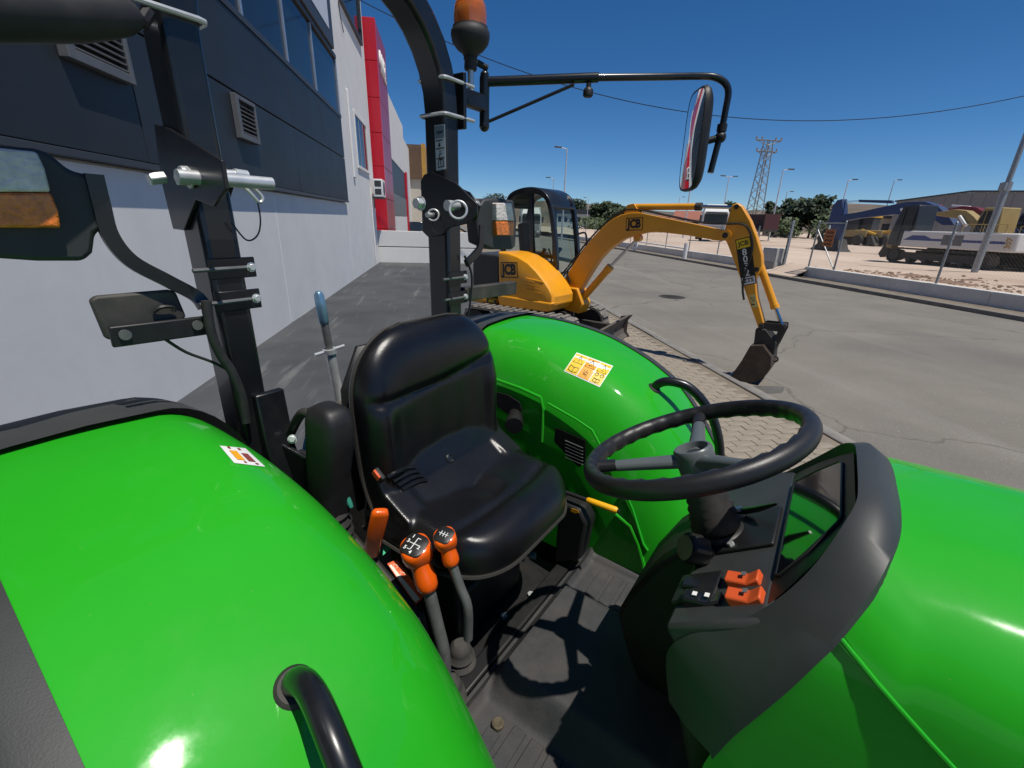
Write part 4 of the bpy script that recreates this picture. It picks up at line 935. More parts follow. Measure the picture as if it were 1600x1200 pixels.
# backhoe loaders further back
def backhoe(px, d, label, mirror=1):
    p = at_dist(px, d); o = empty('backhoe_loader', (p[0], p[1], ZY), label, 'loader', math.radians(20), group='backhoe loaders at the back of the yard')
    m = MB(); m.bx(-.8, .8, -2.0, 1.2, .8, 1.5); m.build('body', YLM, o, bevel=.05)
    m = MB(); m.bx(-.75, .75, -.9, .6, 1.5, 2.7); c = m.build('cab', DRK, o, bevel=.05)
    m = MB(); m.bx(-.8, .8, -1.0, .7, 2.7, 2.85); m.build('cab_roof', mat('loader_yellow', (.65, .36, .02), .5), c, bevel=.03)
    for y, r in ((-1.4, .5), (.8, .75)):
        for s in (-1, 1): wheel(o, (s*.9, y, r), (s, 0, 0), r, .4, WHITE)
    m = MB(); m.prism([(-1.1, -2.4, .1), (-1.1, -3.2, .1), (-1.1, -3.0, .3), (-1.1, -2.6, 1.0), (-1.1, -2.4, .9)], (2.2, 0, 0)); m.build('front_bucket', DIRTB, o)
    m = MB(); m.box((0, -2.0, 1.3), (1.2, 1.4, .2), Matrix.Rotation(.3*mirror, 3, 'X')); m.build('loader_arm', MATS['loader_yellow'], o, bevel=.03)
backhoe(1332, 62, 'yellow backhoe loader nearer the blue bucket at the back of the yard'); backhoe(1355, 62, 'right hand yellow backhoe loader at the back of the yard', -1)
# trucks
def truck(px, py, z, yaw, label, w=2.45, h=3.5, boxlen=6, nm='truck', box=True, group=None):
    g = gp(px, py, z); o = empty(nm, (g.x, g.y, z), label, 'truck', yaw)
    # faces -Y locally
    m = MB(); m.loft([[(x, y, zz) for x, zz in ((-w/2, .55), (w/2, .55), (w/2*k, h*.80), (-w/2*k, h*.80))] for y, k in ((0, .97), (1.9, 1))]); c = m.build('cab', WHT, o, bevel=.08, seg=3)
    m = MB(); m.loft([[(-w*.47, .12, h*.8), (w*.47, .12, h*.8), (w*.47, 1.8, h*.8), (-w*.47, 1.8, h*.8)], [(-w*.38, .75, h), (w*.38, .75, h), (w*.40, 1.8, h), (-w*.40, 1.8, h)]]); m.build('roof_fairing', WHT, c, bevel=.05)
    m = MB(); m.bx(-w*.44, w*.44, -.03, .02, h*.46, h*.74); m.build('windscreen', GLASS, c, bevel=.01)
    m = MB(); m.bx(-w*.40, w*.40, -.16, -.04, h*.745, h*.79); m.build('sun_visor', DRK, c)
    m = MB(); m.bx(-w*.40, w*.40, -.03, .0, .95, h*.42); m.build('grille', mat('truck_grille', (.25, .25, .25), .5), c)
    m = MB(); m.bx(-w/2, w/2, -.12, .1, .38, .85); m.build('bumper', M_GR, o, bevel=.04)
    for s in (-1, 1):
        m = MB(); m.bx(s*w*.36-.17, s*w*.36+.17, -.135, -.122, .6, .78); m.build('headlight', CLEARL, o)
        m = MB(); m.bx(s*(w/2+.05), s*(w/2+.25), .05, .15, h*.5, h*.7); m.build('wing_mirror', DRK, c)
        for y in (1.2, 5.2): wheel(o, (s*(w/2-.2), y, .5), (s, 0, 0), .5, .3, M_GALV)
    m = MB(); m.bx(-.5, .5, .5, 6.5, .5, .8); m.build('chassis', DRK, o)
    if box: m = MB(); m.bx(-w/2, w/2, 2.1, 2.1+boxlen, .85, h+.1); m.build('load_box', WHT, o, bevel=.03)
    return o
truck(1112, 377, ZY, math.radians(-25), 'white cab truck seen under the yellow digger boom', box=False)
truck(829, 371, ZR, math.radians(-8), 'white lorry on the road seen through the digger cab window', h=3.4)
tl = gp(1200, 377, ZY)
tr = empty('flatbed_trailer', (tl.x, tl.y, ZY), 'dark maroon high sided trailer behind the digger dipper', 'trailer', math.radians(15))
m = MB(); m.bx(-1.2, 1.2, 0, 6, 1.0, 1.25); m.build('deck', DIRTB, tr)
for k in range(4):
    m = MB(); m.bx(1.1, 1.18, k*1.5+.02, k*1.5+1.46, 1.25, 2.9); m.build('side_board', mat('maroon_board', (.06, .02, .02), .6), tr)
m = MB(); m.bx(-1.2, 1.2, 0, .08, 1.25, 2.9); m.build('tail_board', MATS['maroon_board'], tr)
for y in (3.2, 4.4):
    for s in (-1, 1): wheel(tr, (s*1.0, y, .5), (s, 0, 0), .5, .3, M_GALV)
# dark car behind the white wall
cr = empty('parked_car', (-2.1, 33.5, ZP), 'dark car whose roof shows above the white boundary wall', 'car')
CARP = mat('dark_car_paint', (.02, .025, .035), .2, coat=.8, var=.05)
m = MB(); m.loft([[(-.85*k, y, .3), (.85*k, y, .3), (.88*k, y, z), (-.88*k, y, z)] for y, z, k in ((0, .7, .85), (.3, .85, 1), (3.8, .95, 1), (4.2, .85, .9))]); m.build('body', CARP, cr, bevel=.06, seg=3)
m = MB(); m.loft([[(-.8, .9, .9), (.8, .9, .9), (.8, 3.7, .9), (-.8, 3.7, .9)], [(-.62, 1.6, 1.48), (.62, 1.6, 1.48), (.62, 3.0, 1.48), (-.62, 3.0, 1.48)]]); q = m.build('cabin', GLASS, cr, bevel=.05, seg=3)
m = MB(); m.bx(-.6, .6, 1.65, 2.95, 1.475, 1.51); m.build('roof', CARP, q, bevel=.02)
for y in (.8, 3.3):
    for s in (-1, 1): wheel(cr, (s*.78, y, .32), (s, 0, 0), .32, .2, M_GALV)
# ------------------------------------------------------------------ the green tractor (x forward, y left, z up, origin under the rear axle)
tr_yaw = math.atan2(FV[1], FV[0])
tk = empty('tractor', (TO[0], TO[1], ZP), 'bright green open station tractor with black seat and folding roll bar', 'tractor', tr_yaw)
ZT = ZP
def P3(v): return Vector((v[0], v[1], v[2]-ZT))
class TB(MB):                                   # tractor builder: z measured from the road level used by the pixel helpers
    def mesh(s, name):
        s.v = [(x, y, z-ZT) for x, y, z in s.v]; return MB.mesh(s, name)
def ttext(name, s, size, m, parent, origin, xd, yd, ex=.0005, bold=0., sx=1.): return text(name, s, size, m, parent, Vector(origin)-Vector((0, 0, ZT)), xd, yd, ex, bold, sx)
# ---- fenders
FO = catmull([(.985, 0, .70), (.93, 0, .80), (.865, 0, .95), (.785, 0, 1.08), (.705, 0, 1.19), (.627, 0, 1.276), (.55, 0, 1.328), (.468, 0, 1.370), (.33, 0, 1.420), (.188, 0, 1.446), (.05, 0, 1.456), (-.10, 0, 1.452),
              (-.24, 0, 1.432), (-.36, 0, 1.395), (-.50, 0, 1.30), (-.62, 0, 1.15), (-.70, 0, .95)], 4)
def fo_frame(i):
    t = (FO[min(i+1, len(FO)-1)]-FO[max(i-1, 0)]).normalized()
    n = Vector((t.z, 0, -t.x)); 
    if n.z < 0 and i < 40: n = -n
    if n.dot(FO[i]-Vector((.1, 0, .7))) < 0: n = -n
    return n
IG = 11*4                                        # green up to here, rubber cover behind
def sect(i, prof, s):
    n = fo_frame(i); return [FO[i]+n*q+Vector((0, s*y, 0)) for y, q in prof]
RAD = .17
RADV = .25
shellp = [(.40, -.30)]+[(.40+RAD-RAD*math.cos(a), -RADV+RADV*math.sin(a)) for a in [j*math.pi/2/14 for j in range(15)]]+[(.63, .004), (.70, .006), (.78, .004), (.83, 0)]
trimp = [(.826, .004), (.86, .003), (.895, -.012), (.92, -.05), (.92, -.11)]
rearp = [(.385, -.30)]+[(.385+RAD-RAD*math.cos(a), -RADV+.012+RADV*math.sin(a)) for a in [j*math.pi/2/10 for j in range(11)]]+[(.66, .018), (.76, .016), (.85, .010), (.90, -.006), (.93, -.05), (.93, -.11)]
FEND = {}
for s in (1, -1):
    m = TB(); m.loft([sect(i, shellp, s) for i in range(0, IG+1)], closed=False, caps=False)
    fd = m.build('fender', GREEN, tk, smooth=60, solid=.0)
    bm = bmesh.new(); bm.from_mesh(fd.data); FEND[s] = (fd, BVHTree.FromBMesh(bm)); bm.free()
    m = TB(); m.loft([sect(i, trimp, s) for i in range(0, IG+3)], closed=False, caps=False); m.build('fender_trim', TRIM, fd, smooth=60)
    m = TB(); m.loft([sect(i, rearp, s) for i in range(IG-1, len(FO))], closed=False, caps=False); m.build('rear_cover', TRIM, fd, smooth=60)
    # inner wall down to the platform
    m = TB(); rows = []
    for i in range(0, IG+6):
        n = fo_frame(i); p = FO[i]+n*(-.29); rows.append([Vector((p.x, s*.402, p.z)), Vector((p.x, s*.402, p.z*.5+.36)), Vector((p.x, s*.402, .70))])
    m.loft(rows, closed=False, caps=False); m.build('inner_panel', GREEN, fd, smooth=30)
def fhit(s, px, py, off=.0015):
    o, b = FEND[s]; r = lray(px, py); h = b.ray_cast(P3(CL), r)
    if h[0] is None: return None
    n = h[1] if h[1].dot(r) < 0 else -h[1]
    return h[0]+n*off, n
def conform(name, s, quad, uv, m, parent, off=.0015, nu=6, nv=6):
    """uv = list of polygons in the unit square, draped on the fender"""
    mb = MB()
    def pt(u, v):
        a = Vector(quad[0]).lerp(Vector(quad[1]), u); b = Vector(quad[3]).lerp(Vector(quad[2]), u); c = a.lerp(b, v); h = fhit(s, c.x, c.y, off); return h[0]
    for u0, u1, v0, v1 in uv: mb.grid(lambda a, b: pt(u0+(u1-u0)*a, v0+(v1-v0)*b), nu, nv)
    return mb.build(name, m, parent, smooth=60)
def drape(name, s, quad, lines, m, parent, w=.0016, off=.003):
    mb = MB()
    def pt(u, v):
        a = Vector(quad[0]).lerp(Vector(quad[1]), u); b = Vector(quad[3]).lerp(Vector(quad[2]), u); c = a.lerp(b, v); return fhit(s, c.x, c.y, off)[0]
    for ln in lines: mb.tube([pt(*q) for q in ln], w, 4)
    return mb.build(name, m, parent)
Q = [(901, 551), (958, 572), (937, 605), (881, 580)]
stk1 = conform('warning_sticker', 1, Q, [(0, 1, 0, 1)], PRINTW, FEND[1][0], .001)
for a, b, mm in ((.02, .33, PRINTY), (.35, .655, PRINTO), (.68, .98, PRINTY)): conform('sticker_cell', 1, Q, [(a, b, .05, .95)], mm, stk1, .0018, 3, 3)
ln = []
for c in (.175, .5, .83):
    ln.append([(c, .10), (c+.12, .44), (c-.12, .44), (c, .10)])
ln += [[(.175, .20), (.175, .34)], [(.175, .37), (.175, .40)]]
for c in (.175,): ln += [[(c-.11, .62), (c, .67), (c+.11, .62), (c+.11, .84), (c, .89), (c-.11, .84), (c-.11, .62)], [(c, .67), (c, .89)]]
ln += [[(.5, .36), (.45, .36)], [(.46, .34), (.54, .34), (.56, .38)], [(.79, .36), (.87, .36)]]
ln += [[(.5, .55), (.5, .60)], [(.5, .62), (.47, .74), (.55, .76), (.55, .90)], [(.44, .60), (.45, .78), (.52, .80)], [(.5, .65), (.56, .68)]]
for c, v in ((.76, .57), (.90, .57)): ln.append([(c+.045*math.cos(a), v+.07*math.sin(a)) for a in [i*math.pi/4 for i in range(9)]])
ln += [[(.75, .74), (.83, .77), (.91, .74), (.91, .88), (.83, .91), (.75, .88), (.75, .74)], [(.83, .77), (.83, .91)]]
drape('sticker_print', 1, Q, ln, PRINTK, stk1, .0009, .0024)
Q2 = [(343, 697), (383, 701), (414, 730), (366, 724)]
stk2 = conform('hydraulics_sticker', -1, Q2, [(0, 1, 0, 1)], PRINTW, FEND[-1][0], .001)
conform('sticker_cell', -1, Q2, [(.2, .48, .25, .78)], PRINTO, stk2, .002, 3, 3); conform('sticker_cell', -1, Q2, [(.58, .82, .35, .8)], PRINTR, stk2, .002, 3, 3)
conform('sticker_cell', -1, Q2, [(.25, .36, .03, .14), (.62, .72, .06, .17), (.38, .46, .84, .93), (.74, .84, .86, .94)], PRINTR, stk2, .002, 2, 2)
# grab handles with rubber grommets
for s in (1, -1):
    fd = FEND[s][0]
    base = Vector((.575, s*.655, 1.306)); n = Vector((.48, 0, .88))
    m = TB(); m.lathe([(.036, -.004), (.036, .004), (.031, .008), (.026, .006), (.024, .012), (.02, .016)], base, n, 26); m.build('grommet', RUBBER, fd)
    m = TB(); pts = [base-n*.02, base+n*.03, base+n*.055+Vector((.03, s*.004, -.004)), base+Vector((.12, s*.018, .03)), base+Vector((.19, s*.03, -.04)), base+Vector((.235, s*.035, -.14)), base+Vector((.255, s*.035, -.26)), base+Vector((.235, s*.03, -.33)), base+Vector((.19, s*.02, -.36))]
    m.tube(catmull(pts, 6), .0155, 14); m.build('grab_handle', BLACKP, fd)
    m = TB(); m.lathe([(.03, -.004), (.03, .004), (.02, .01)], base+Vector((.20, s*.02, -.365)), (.6, 0, .4), 20); m.build('grommet', RUBBER, fd)
# pressed lines on the far inner wall
def wline(name, pts, par, r=.006, y=.4015, m=GREEN):
    t = TB(); t.tube([lp(px, py, y=y) for px, py in pts], r, 8); return t.build(name, m, par)
fdL = FEND[1][0]
wline('pressed_rib', [(775, 593), (812, 606), (845, 621), (849, 640), (847, 690)], fdL)
wline('pressed_rib', [(856, 630), (900, 655), (925, 672), (940, 700), (960, 735)], fdL, .004)
wline('pressed_rib', [(962, 803), (985, 822), (997, 850), (1005, 880), (1008, 912)], fdL, .007)
wline('pressed_rib', [(975, 765), (988, 795), (1005, 850), (1012, 860)], fdL, .004)
m = TB(); q = [lp(868, 668, y=.397), lp(915, 688, y=.397), lp(915, 722, y=.397), lp(905, 730, y=.397), lp(866, 690, y=.397)]; m.prism(q, (0, -.002, 0)); dp = m.build('data_plate', PRINTK, fdL, smooth=0)
m = TB()
for k in range(6):
    a = lp(883, 688+k*5.2, y=.3945); b = lp(911, 700+k*5.2, y=.3945); m.tube([a, b], .0014, 4)
m.build('plate_print', mat('grey_print', (.13, .13, .13), .5), dp)
m = TB(); c = lp(806, 648, y=.40); m.cyl(c, c+Vector((.03, -.05, .0)), .026, n=16); m.cyl(c+Vector((.03, -.05, 0)), c+Vector((.045, -.075, -.003)), .031, n=16); m.build('power_socket', BLACKM, fdL)
m = TB(); m.prism([lp(x, y, y=.396) for x, y in ((776, 612), (795, 617), (812, 628), (816, 640), (800, 650), (778, 635))], (0, -.004, 0)); m.build('socket_plate', BLACKM, fdL)
# ---- hood and side panels
EXO = [(1.487, 1.150), (1.480, 1.147), (1.468, 1.138), (1.449, 1.126), (1.424, 1.112), (1.395, 1.098), (1.36, 1.083), (1.31, 1.066), (1.25, 1.045), (1.19, 1.025), (1.12, 1.008), (.8, .99)]
def exo(z): return float(np.interp(z, [q[0] for q in reversed(EXO)], [q[1] for q in reversed(EXO)]))-.004
HP = [(0, 1.482), (.06, 1.481), (.12, 1.475), (.17, 1.463), (.21, 1.445), (.24, 1.420), (.262, 1.392), (.275, 1.36), (.282, 1.32), (.286, 1.26), (.288, 1.18), (.288, 1.08), (.285, .95)]
def zseam(X): return max(1.02, 1.400-.70*(X-1.09))
def hcut(zc, n=22):
    pts = [HP[0]]
    for p, q in zip(HP[:-1], HP[1:]):
        if q[1] < zc: f = (p[1]-zc)/(p[1]-q[1]); pts.append((p[0]+(q[0]-p[0])*f, zc)); break
        pts.append(q)
    d = [0]
    for p, q in zip(pts[:-1], pts[1:]): d.append(d[-1]+math.dist(p, q))
    return [(float(np.interp(t, d, [p[0] for p in pts])), float(np.interp(t, d, [p[1] for p in pts]))) for t in np.linspace(0, d[-1], n)]
def mirror_ring(r): return [Vector((p.x, -p.y, p.z)) for p in reversed(r[1:])]+r
def hrib(X, y, z): return .006*math.exp(-((y-.105)/.02)**2)*min(1, max(0, (X-1.16)/.12))       # soft raised lines along the bonnet
def hsec(X, w=1., dz=0.): return mirror_ring([Vector((X, y*w, z+dz+hrib(X, y, z))) for y, z in hcut(zseam(X))])
def hrim(): return mirror_ring([Vector((exo(z), y, z)) for y, z in hcut(zseam(1.09))])
XS = [1.12, 1.145, 1.165, 1.18, 1.2, 1.25, 1.3, 1.35, 1.4, 1.5, 1.6, 1.7, 1.8, 1.9]
m = TB(); m.loft([hrim()]+[hsec(X) for X in XS if X > 1.15]+[hsec(X, w, dz) for X, w, dz in ((2.1, .95, -.03), (2.22, .86, -.075), (2.29, .7, -.14), (2.31, .5, -.22))], closed=False, caps=False)
hood = m.build('hood', GREEN, tk, smooth=60)
for s in (-1, 1):
    m = TB(); m.tube([Vector((X, s*hcut(zseam(X))[-1][0]*.998, zseam(X))) for X in [1.10, 1.115, 1.13]+XS[1:]], .0032, 8); m.build('hood_lip', GREEN, hood)
    zz = [1.40, 1.36, 1.32, 1.26, 1.18, 1.08, .95, .85]
    yy = [float(np.interp(-z, [-q[1] for q in HP], [q[0] for q in HP]))-.006 for z in zz]
    m = TB(); m.loft([[Vector((exo(z)+.002, s*y, z)) for y, z in zip(yy, zz)]]+[[Vector((X, s*y*w, z)) for y, z in zip(yy, zz)] for X, w in ((1.16, 1), (1.3, 1), (1.6, 1), (1.9, 1), (2.1, .95), (2.2, .87))], closed=False, caps=False)
    m.build('side_panel', GREEN, tk, smooth=60)
m = TB(); m.prism([(2.2, -.24, .75), (2.3, -.2, .75), (2.33, -.14, 1.25), (2.30, -.12, 1.33), (2.2, -.24, 1.3)], (0, .36, 0)); m.build('grille', BLACKM, tk, bevel=.02)
# black liner block standing in for shade in the hood seam gap
m = TB(); m.bx(1.10, 2.2, -.25, .25, .8, 1.32); m.build('seam_shade_liner', BLACKM, tk)
# ---- dash cowl
EO = [(1.150, 0, 1.487), (1.150, .06, 1.486), (1.147, .12, 1.480), (1.138, .17, 1.468), (1.126, .215, 1.449), (1.112, .245, 1.424), (1.098, .268, 1.395), (1.083, .281, 1.36), (1.066, .288, 1.31), (1.045, .292, 1.25), (1.025, .293, 1.19), (1.008, .291, 1.12)]
EI = [(1.098, 0, 1.500), (1.098, .06, 1.499), (1.096, .108, 1.495), (1.085, .15, 1.475), (1.070, .185, 1.440), (1.052, .21, 1.405), (1.030, .228, 1.370), (1.004, .24, 1.335), (.972, .248, 1.300), (.938, .252, 1.267), (.918, .253, 1.215), (.935, .25, 1.12)]
def both(E): return [Vector((x, -y, z)) for x, y, z in reversed(E[1:])]+[Vector(p) for p in E]
a, b = catmull(both(EO), 4), catmull(both(EI), 4)
mid = [(p*.45+q*.55)+Vector((0, (p.y+q.y)*.5*.03, .011-.007*min(1, max(0, (abs(p.y)-.12)/.1)))) for p, q in zip(a, b)]
inn = [q+Vector((.012, -q.y*.08, -.014)) for q in b]
m = TB(); m.loft([[p+Vector((.004, 0, -.01)) for p in a], a, mid, b, inn], closed=False, caps=False); cw = m.build('dash_cowl', COWL, tk, smooth=50)
# instrument panel: dark binnacle and glass
def ip(u, v):                                    # u 0..1 across (-y..y), v 0 bottom..1 top
    x = 1.022+.078*v; z = 1.345+.132*v; w = .215-.10*v**1.6; return Vector((x, -w+2*w*u, z))
m = TB(); m.grid(ip, 10, 8); bn = m.build('instrument_panel', mat('dash_black', (.010, .011, .012), .45, var=.1), cw, smooth=50)
m = TB(); m.grid(lambda u, v: ip(.12+.76*u, .12+.74*v)+Vector((-.0025, 0, .0015)), 8, 6); ig = m.build('instrument_glass', GLASSD, bn, smooth=50)
m = TB(); m.tube([ip(.12+.76*u, .12+.74*v)+Vector((-.002, 0, .001)) for u, v in ((0, .06), (.02, 0), (.5, 0), (.98, 0), (1, .06), (1, .5), (1, .94), (.97, 1), (.5, 1), (.03, 1), (0, .94), (0, .5))], .0022, 6, closed=True); m.build('glass_seal', MATS['dash_black'], ig)
lin = [p for p in b if p.z > 1.262]
m = TB(); m.loft([[p+Vector((.010, -p.y*.07, -.012)) for p in lin], [p+Vector((.018, -p.y*.14, -.03)) for p in lin], [p+Vector((.03, -p.y*.20, -.06)) for p in lin]], closed=False, caps=False); m.build('cowl_liner', MATS['dash_black'], cw, smooth=60)
# deck with switches, sloping to the driver
def dk(y, t): return Vector((.905+.125*t, y, 1.262+.095*t))      # t 0 rear edge .. 1 foot of the instruments
DN = Vector((-.605, 0, .796)); DU = Vector((.796, 0, .605))
m = TB(); m.loft([[dk(-.250, 0), dk(-.250, 1), dk(-.250, 1)-DN*.05, dk(-.250, 0)-DN*.05], [dk(.250, 0), dk(.250, 1), dk(.250, 1)-DN*.05, dk(.250, 0)-DN*.05]]); deck = m.build('dash_deck', COWL, cw, bevel=.008)
m = TB()
prof = [(.905, 1.25), (.86, 1.20), (.822, 1.145), (.775, 1.04), (.755, .97), (.785, .89), (.84, .78), (.86, .72), (1.02, .72), (1.02, 1.25)]
m.prism([(x, .0, z) for x, z in prof], (0, .235, 0)); m.build('column_shroud', mat('shroud_black', (.010, .010, .011), .55, var=.15, dust=.06), tk, bevel=.012)
m = TB(); m.prism([(x, -.235, z) for x, z in ((.925, 1.24), (.935, 1.12), (.99, .95), (1.03, .72), (1.06, .72), (1.06, 1.24))], (0, .23, 0)); m.build('knee_panel', MATS['shroud_black'], tk, bevel=.012)
def on_deck(px, py, off=0.):
    r = lray(px, py); o = dk(0, 0)+DN*off; t = DN.dot(o-CL)/DN.dot(r); return CL+r*t
def rocker(px, py, m_, lx=.042, ly=.024, tilt=.25, icons=(), name='rocker_switch', hgt=.014):
    c = on_deck(px, py, .006)
    R = Matrix((DU, Vector((0, 1, 0)), DN)).transposed()@Matrix.Rotation(tilt, 3, 'Y')
    m = TB(); pr = [(-lx/2, -hgt), (lx/2, -hgt), (lx/2, .004), (lx*.1, -.001), (-lx/2, hgt*.7)]
    m.prism([c+R@Vector((x, -ly/2, z)) for x, z in pr], R@Vector((0, ly, 0))); sw = m.build(name, m_, deck, bevel=.003)
    for (u, w) in icons:
        q = TB(); q.box(c+R@Vector((u*lx/2, 0, hgt*.42-u*hgt*.28+.0012)), (.007, .009, .001), R@Matrix.Rotation(.22, 3, 'Y')); q.build('switch_icon', w, sw, smooth=0)
    return sw
m = TB(); c = on_deck(1090, 918, .002); R = Matrix((DU, Vector((0, 1, 0)), DN)).transposed()
m.box(c, (.075, .075, .008), R); m.build('switch_bezel', BLACKM, deck, bevel=.003)
rocker(1098, 934, BLACKP, .058, .026, .12, ((-.35, PRINTW), (.3, PRINTW)), hgt=.012); rocker(1094, 910, BLACKP, .058, .026, .12, hgt=.006)
rocker(1162, 903, ORANGED, .05, .028, -.05, ((.15, M_GR),), hgt=.016); rocker(1164, 930, ORANGED, .05, .028, -.05, ((.15, M_GR),), hgt=.016)
# ---- steering column and wheel
SW = Vector((.85, 0, 1.46)); SN = Vector((-math.sin(math.radians(25)), 0, math.cos(math.radians(25))))
SX = Vector((math.cos(math.radians(25)), 0, math.sin(math.radians(25)))); SY = Vector((0, 1, 0))
wheelp = TB(); NR = 96; rings = []
for i in range(NR):
    a = 2*math.pi*i/NR; d = SX*math.cos(a)+SY*math.sin(a); cc = SW+d*.196; rg = []
    for j in range(16):
        t = 2*math.pi*j/16; rr = .0158
        if math.cos(t) < -.2: rr += .0016*math.sin(a*32)                      # finger grips on the inside
        rg.append(cc+d*math.cos(t)*rr*.95+SN*math.sin(t)*rr*1.12)
    rings.append(rg)
rings.append(rings[0]); wheelp.loft(rings, caps=False); sw = wheelp.build('steering_wheel', WHEELR, tk, smooth=60)
HB = SW-SN*.034
for k in range(3):
    a = math.radians((100, 198, 318)[k]); d = SX*math.cos(a)+SY*math.sin(a); tg = SN.cross(d)
    m = TB(); rg = []
    for t, w, h in ((.02, .021, .013), (.05, .018, .013), (.10, .0150, .012), (.150, .0135, .011)):
        c = HB.lerp(SW-SN*.006, t/.196)+d*t; rg.append([c+tg*w*math.cos(q)+SN*h*math.sin(q) for q in [j*math.pi/6 for j in range(12)]])
    m.loft(rg); m.build('spoke', GREYS, sw, smooth=60)
    m = TB(); rg = []
    for t, w, h in ((.148, .0145, .0115), (.170, .015, .013), (.188, .017, .015)):
        c = HB.lerp(SW-SN*.004, t/.196)+d*t; rg.append([c+tg*w*math.cos(q)+SN*h*math.sin(q) for q in [j*math.pi/6 for j in range(12)]])
    m.loft(rg); m.build('spoke_end', WHEELR, sw, smooth=60)
m = TB(); m.lathe([(.026, -.035), (.035, -.03), (.0365, .004), (.036, .016), (.033, .0195), (.029, .0195), (.0275, .014), (.027, .002), (.003, .002)], HB+SN*.008, SN, 32); m.build('hub', GREYS, sw, smooth=40)
m = TB(); pr = []
for k in range(13): pr.append((.030+.014*(k/12)+(.004 if k % 2 else 0), -.035-.0085*k))
m.lathe(pr, HB, SN, 24); m.build('column_boot', RUBBER, tk, smooth=50)
m = TB(); cb_ = HB-SN*.15; m.lathe([(.05, 0), (.052, -.02), (.06, -.055)], cb_+SN*.01, SN, 20)
R = Matrix((SX, SY, SN)).transposed(); m.box(cb_-SN*.03, (.10, .10, .06), R); m.build('column_bracket', mat('bracket_black', (.016, .015, .014), .5, var=.2, dust=.1), tk, bevel=.008)
m = TB(); m.box(dk(0.0, .5)+DN*.004, (.135, .13, .008), Matrix((DU, Vector((0, 1, 0)), DN)).transposed()); bp_ = m.build('bracket_plate', BLACKM, deck, bevel=.003)
for px, py in ((1160, 807), (1143, 852)):
    m = TB(); c = on_deck(px, py, .008); m.cyl(c, c+DN*.006, .006, n=6); m.build('bolt', ZINC, bp_)
# tilt knob
kc = lp(1083, 858, y=-.085); ka = Vector((-.62, -.55, .25)).normalized()
m = TB(); n = 28; x, y, z = frame(ka)
m.loft([[kc+z*h+(x*math.cos(2*math.pi*j/n)+y*math.sin(2*math.pi*j/n))*(r+(.0018 if (j//2) % 2 else -.0012)) for j in range(n)] for r, h in ((.024, -.022), (.026, -.018), (.026, .012), (.024, .016))]); kb_ = m.build('tilt_knob', BLACKM, tk, smooth=25)
m = TB(); m.lathe([(.021, .016), (.022, .0185), (.018, .0195)], kc, ka, 24); m.build('knob_face', mat('worn_tan', (.17, .13, .08), .6), kb_)
m = TB(); m.cyl(kc-ka*.02, kc-ka*.10, .009, n=10); m.build('knob_stem', BLACKM, kb_)
# stalk on the right of the column
m = TB(); A_ = dk(.06, .75)+DN*.02; B_ = lp(1240, 782, x=1.03)
m.tube([lp(1155, 800, y=.06), lp(1185, 795, y=.03), lp(1215, 787, y=.0)], [.007, .006, .0025], 10); st_ = m.build('indicator_stalk', BLACKP, tk)
m = TB(); c = lp(1153, 795, y=.055); m.box(c, (.012, .014, .006), Matrix((DU, SY, DN)).transposed()); m.build('stalk_icon', PRINTW, st_)
# ---- floor: platform, mat, tunnel, covers
m = TB(); m.bx(.42, 1.06, -.42, .42, .66, .70); m.bx(.62, 1.06, .42, .66, .64, .68); m.bx(.70, 1.06, -.60, -.42, .64, .68); m.build('platform', BLACKM, tk, bevel=.006)
def matz(x, y):
    h = 0.
    d = abs(y-.0)-.185; h = .075*(1 if d < -.035 else 0 if d > .035 else (1-math.sin(d/.035*math.pi/2))/2)
    fr = (x-.53)/.05
    z = .735+h*min(1, max(0, (x-.512)/.03))*1.0
    if y < -.335 or y > .375: z += .02*min(1, max(0, (-.335-y)/.02 if y < 0 else (y-.375)/.02))
    if x < .535: z += .022*max(0, 1-abs(x-.515)/.014)
    if abs(x-.99) < .05: z += .03*(x-.94)/.05 if x > .94 else 0
    return z
m = TB(); m.grid(lambda u, v: Vector((.49+.54*u, -.37+.78*v, matz(.49+.54*u, -.37+.78*v))), 60, 90); fm = m.build('floor_mat', MATR, tk, smooth=50)
for k in range(9):
    x = .575+k*.048
    for y0, y1 in ((-.325, -.262), (.235, .36)) if k < 1 else ((-.325, -.224), (.228, .36)):
        m = TB(); m.bx(x, x+.034, y0, y1, .733, .7395); m.build('mat_rib', MATR, fm, bevel=.002, seg=1)
m = TB(); c = lp(778, 1130, z=.745); m.lathe([(.0145, -.006), (.0145, .002), (.0125, .0035), (.008, .003), (.006, .0015), (.001, .0015)], c, (0, 0, 1), 24); m.build('mat_button', mat('tan_plastic', (.095, .075, .045), .75, var=.4, scale=90), fm)
m = TB(); m.bx(.08, .487, -.335, .335, .42, .69); m.build('transmission_cover', BLACKM, tk, bevel=.01)
m = TB(); m.bx(.44, .486, -.33, .40, .60, .742); m.build('mat_riser', BLACKM, tk, bevel=.006)
for x, y in ((.40, .04), (.42, .16), (.43, -.06), (.33, .03), (.44, -.22)):
    m = TB(); m.cyl((x, y, .688), (x, y, .70), .011, n=6); m.build('bolt', ZINC, tk)
# brake pedal
m = TB(); m.tube(catmull([lp(1012, 918, y=.10), lp(1030, 935, y=.06), lp(1042, 955, y=.03), lp(1048, 985, y=.0)], 4), .010, 8); pd = m.build('pedal_arm', BLACKM, tk)
m = TB(); c = lp(1022, 932, y=.09); m.box(c, (.07, .05, .012), Matrix.Rotation(.5, 3, 'Y')@Matrix.Rotation(.5, 3, 'Z')); m.build('pedal_pad', RUBBER, pd, bevel=.004)
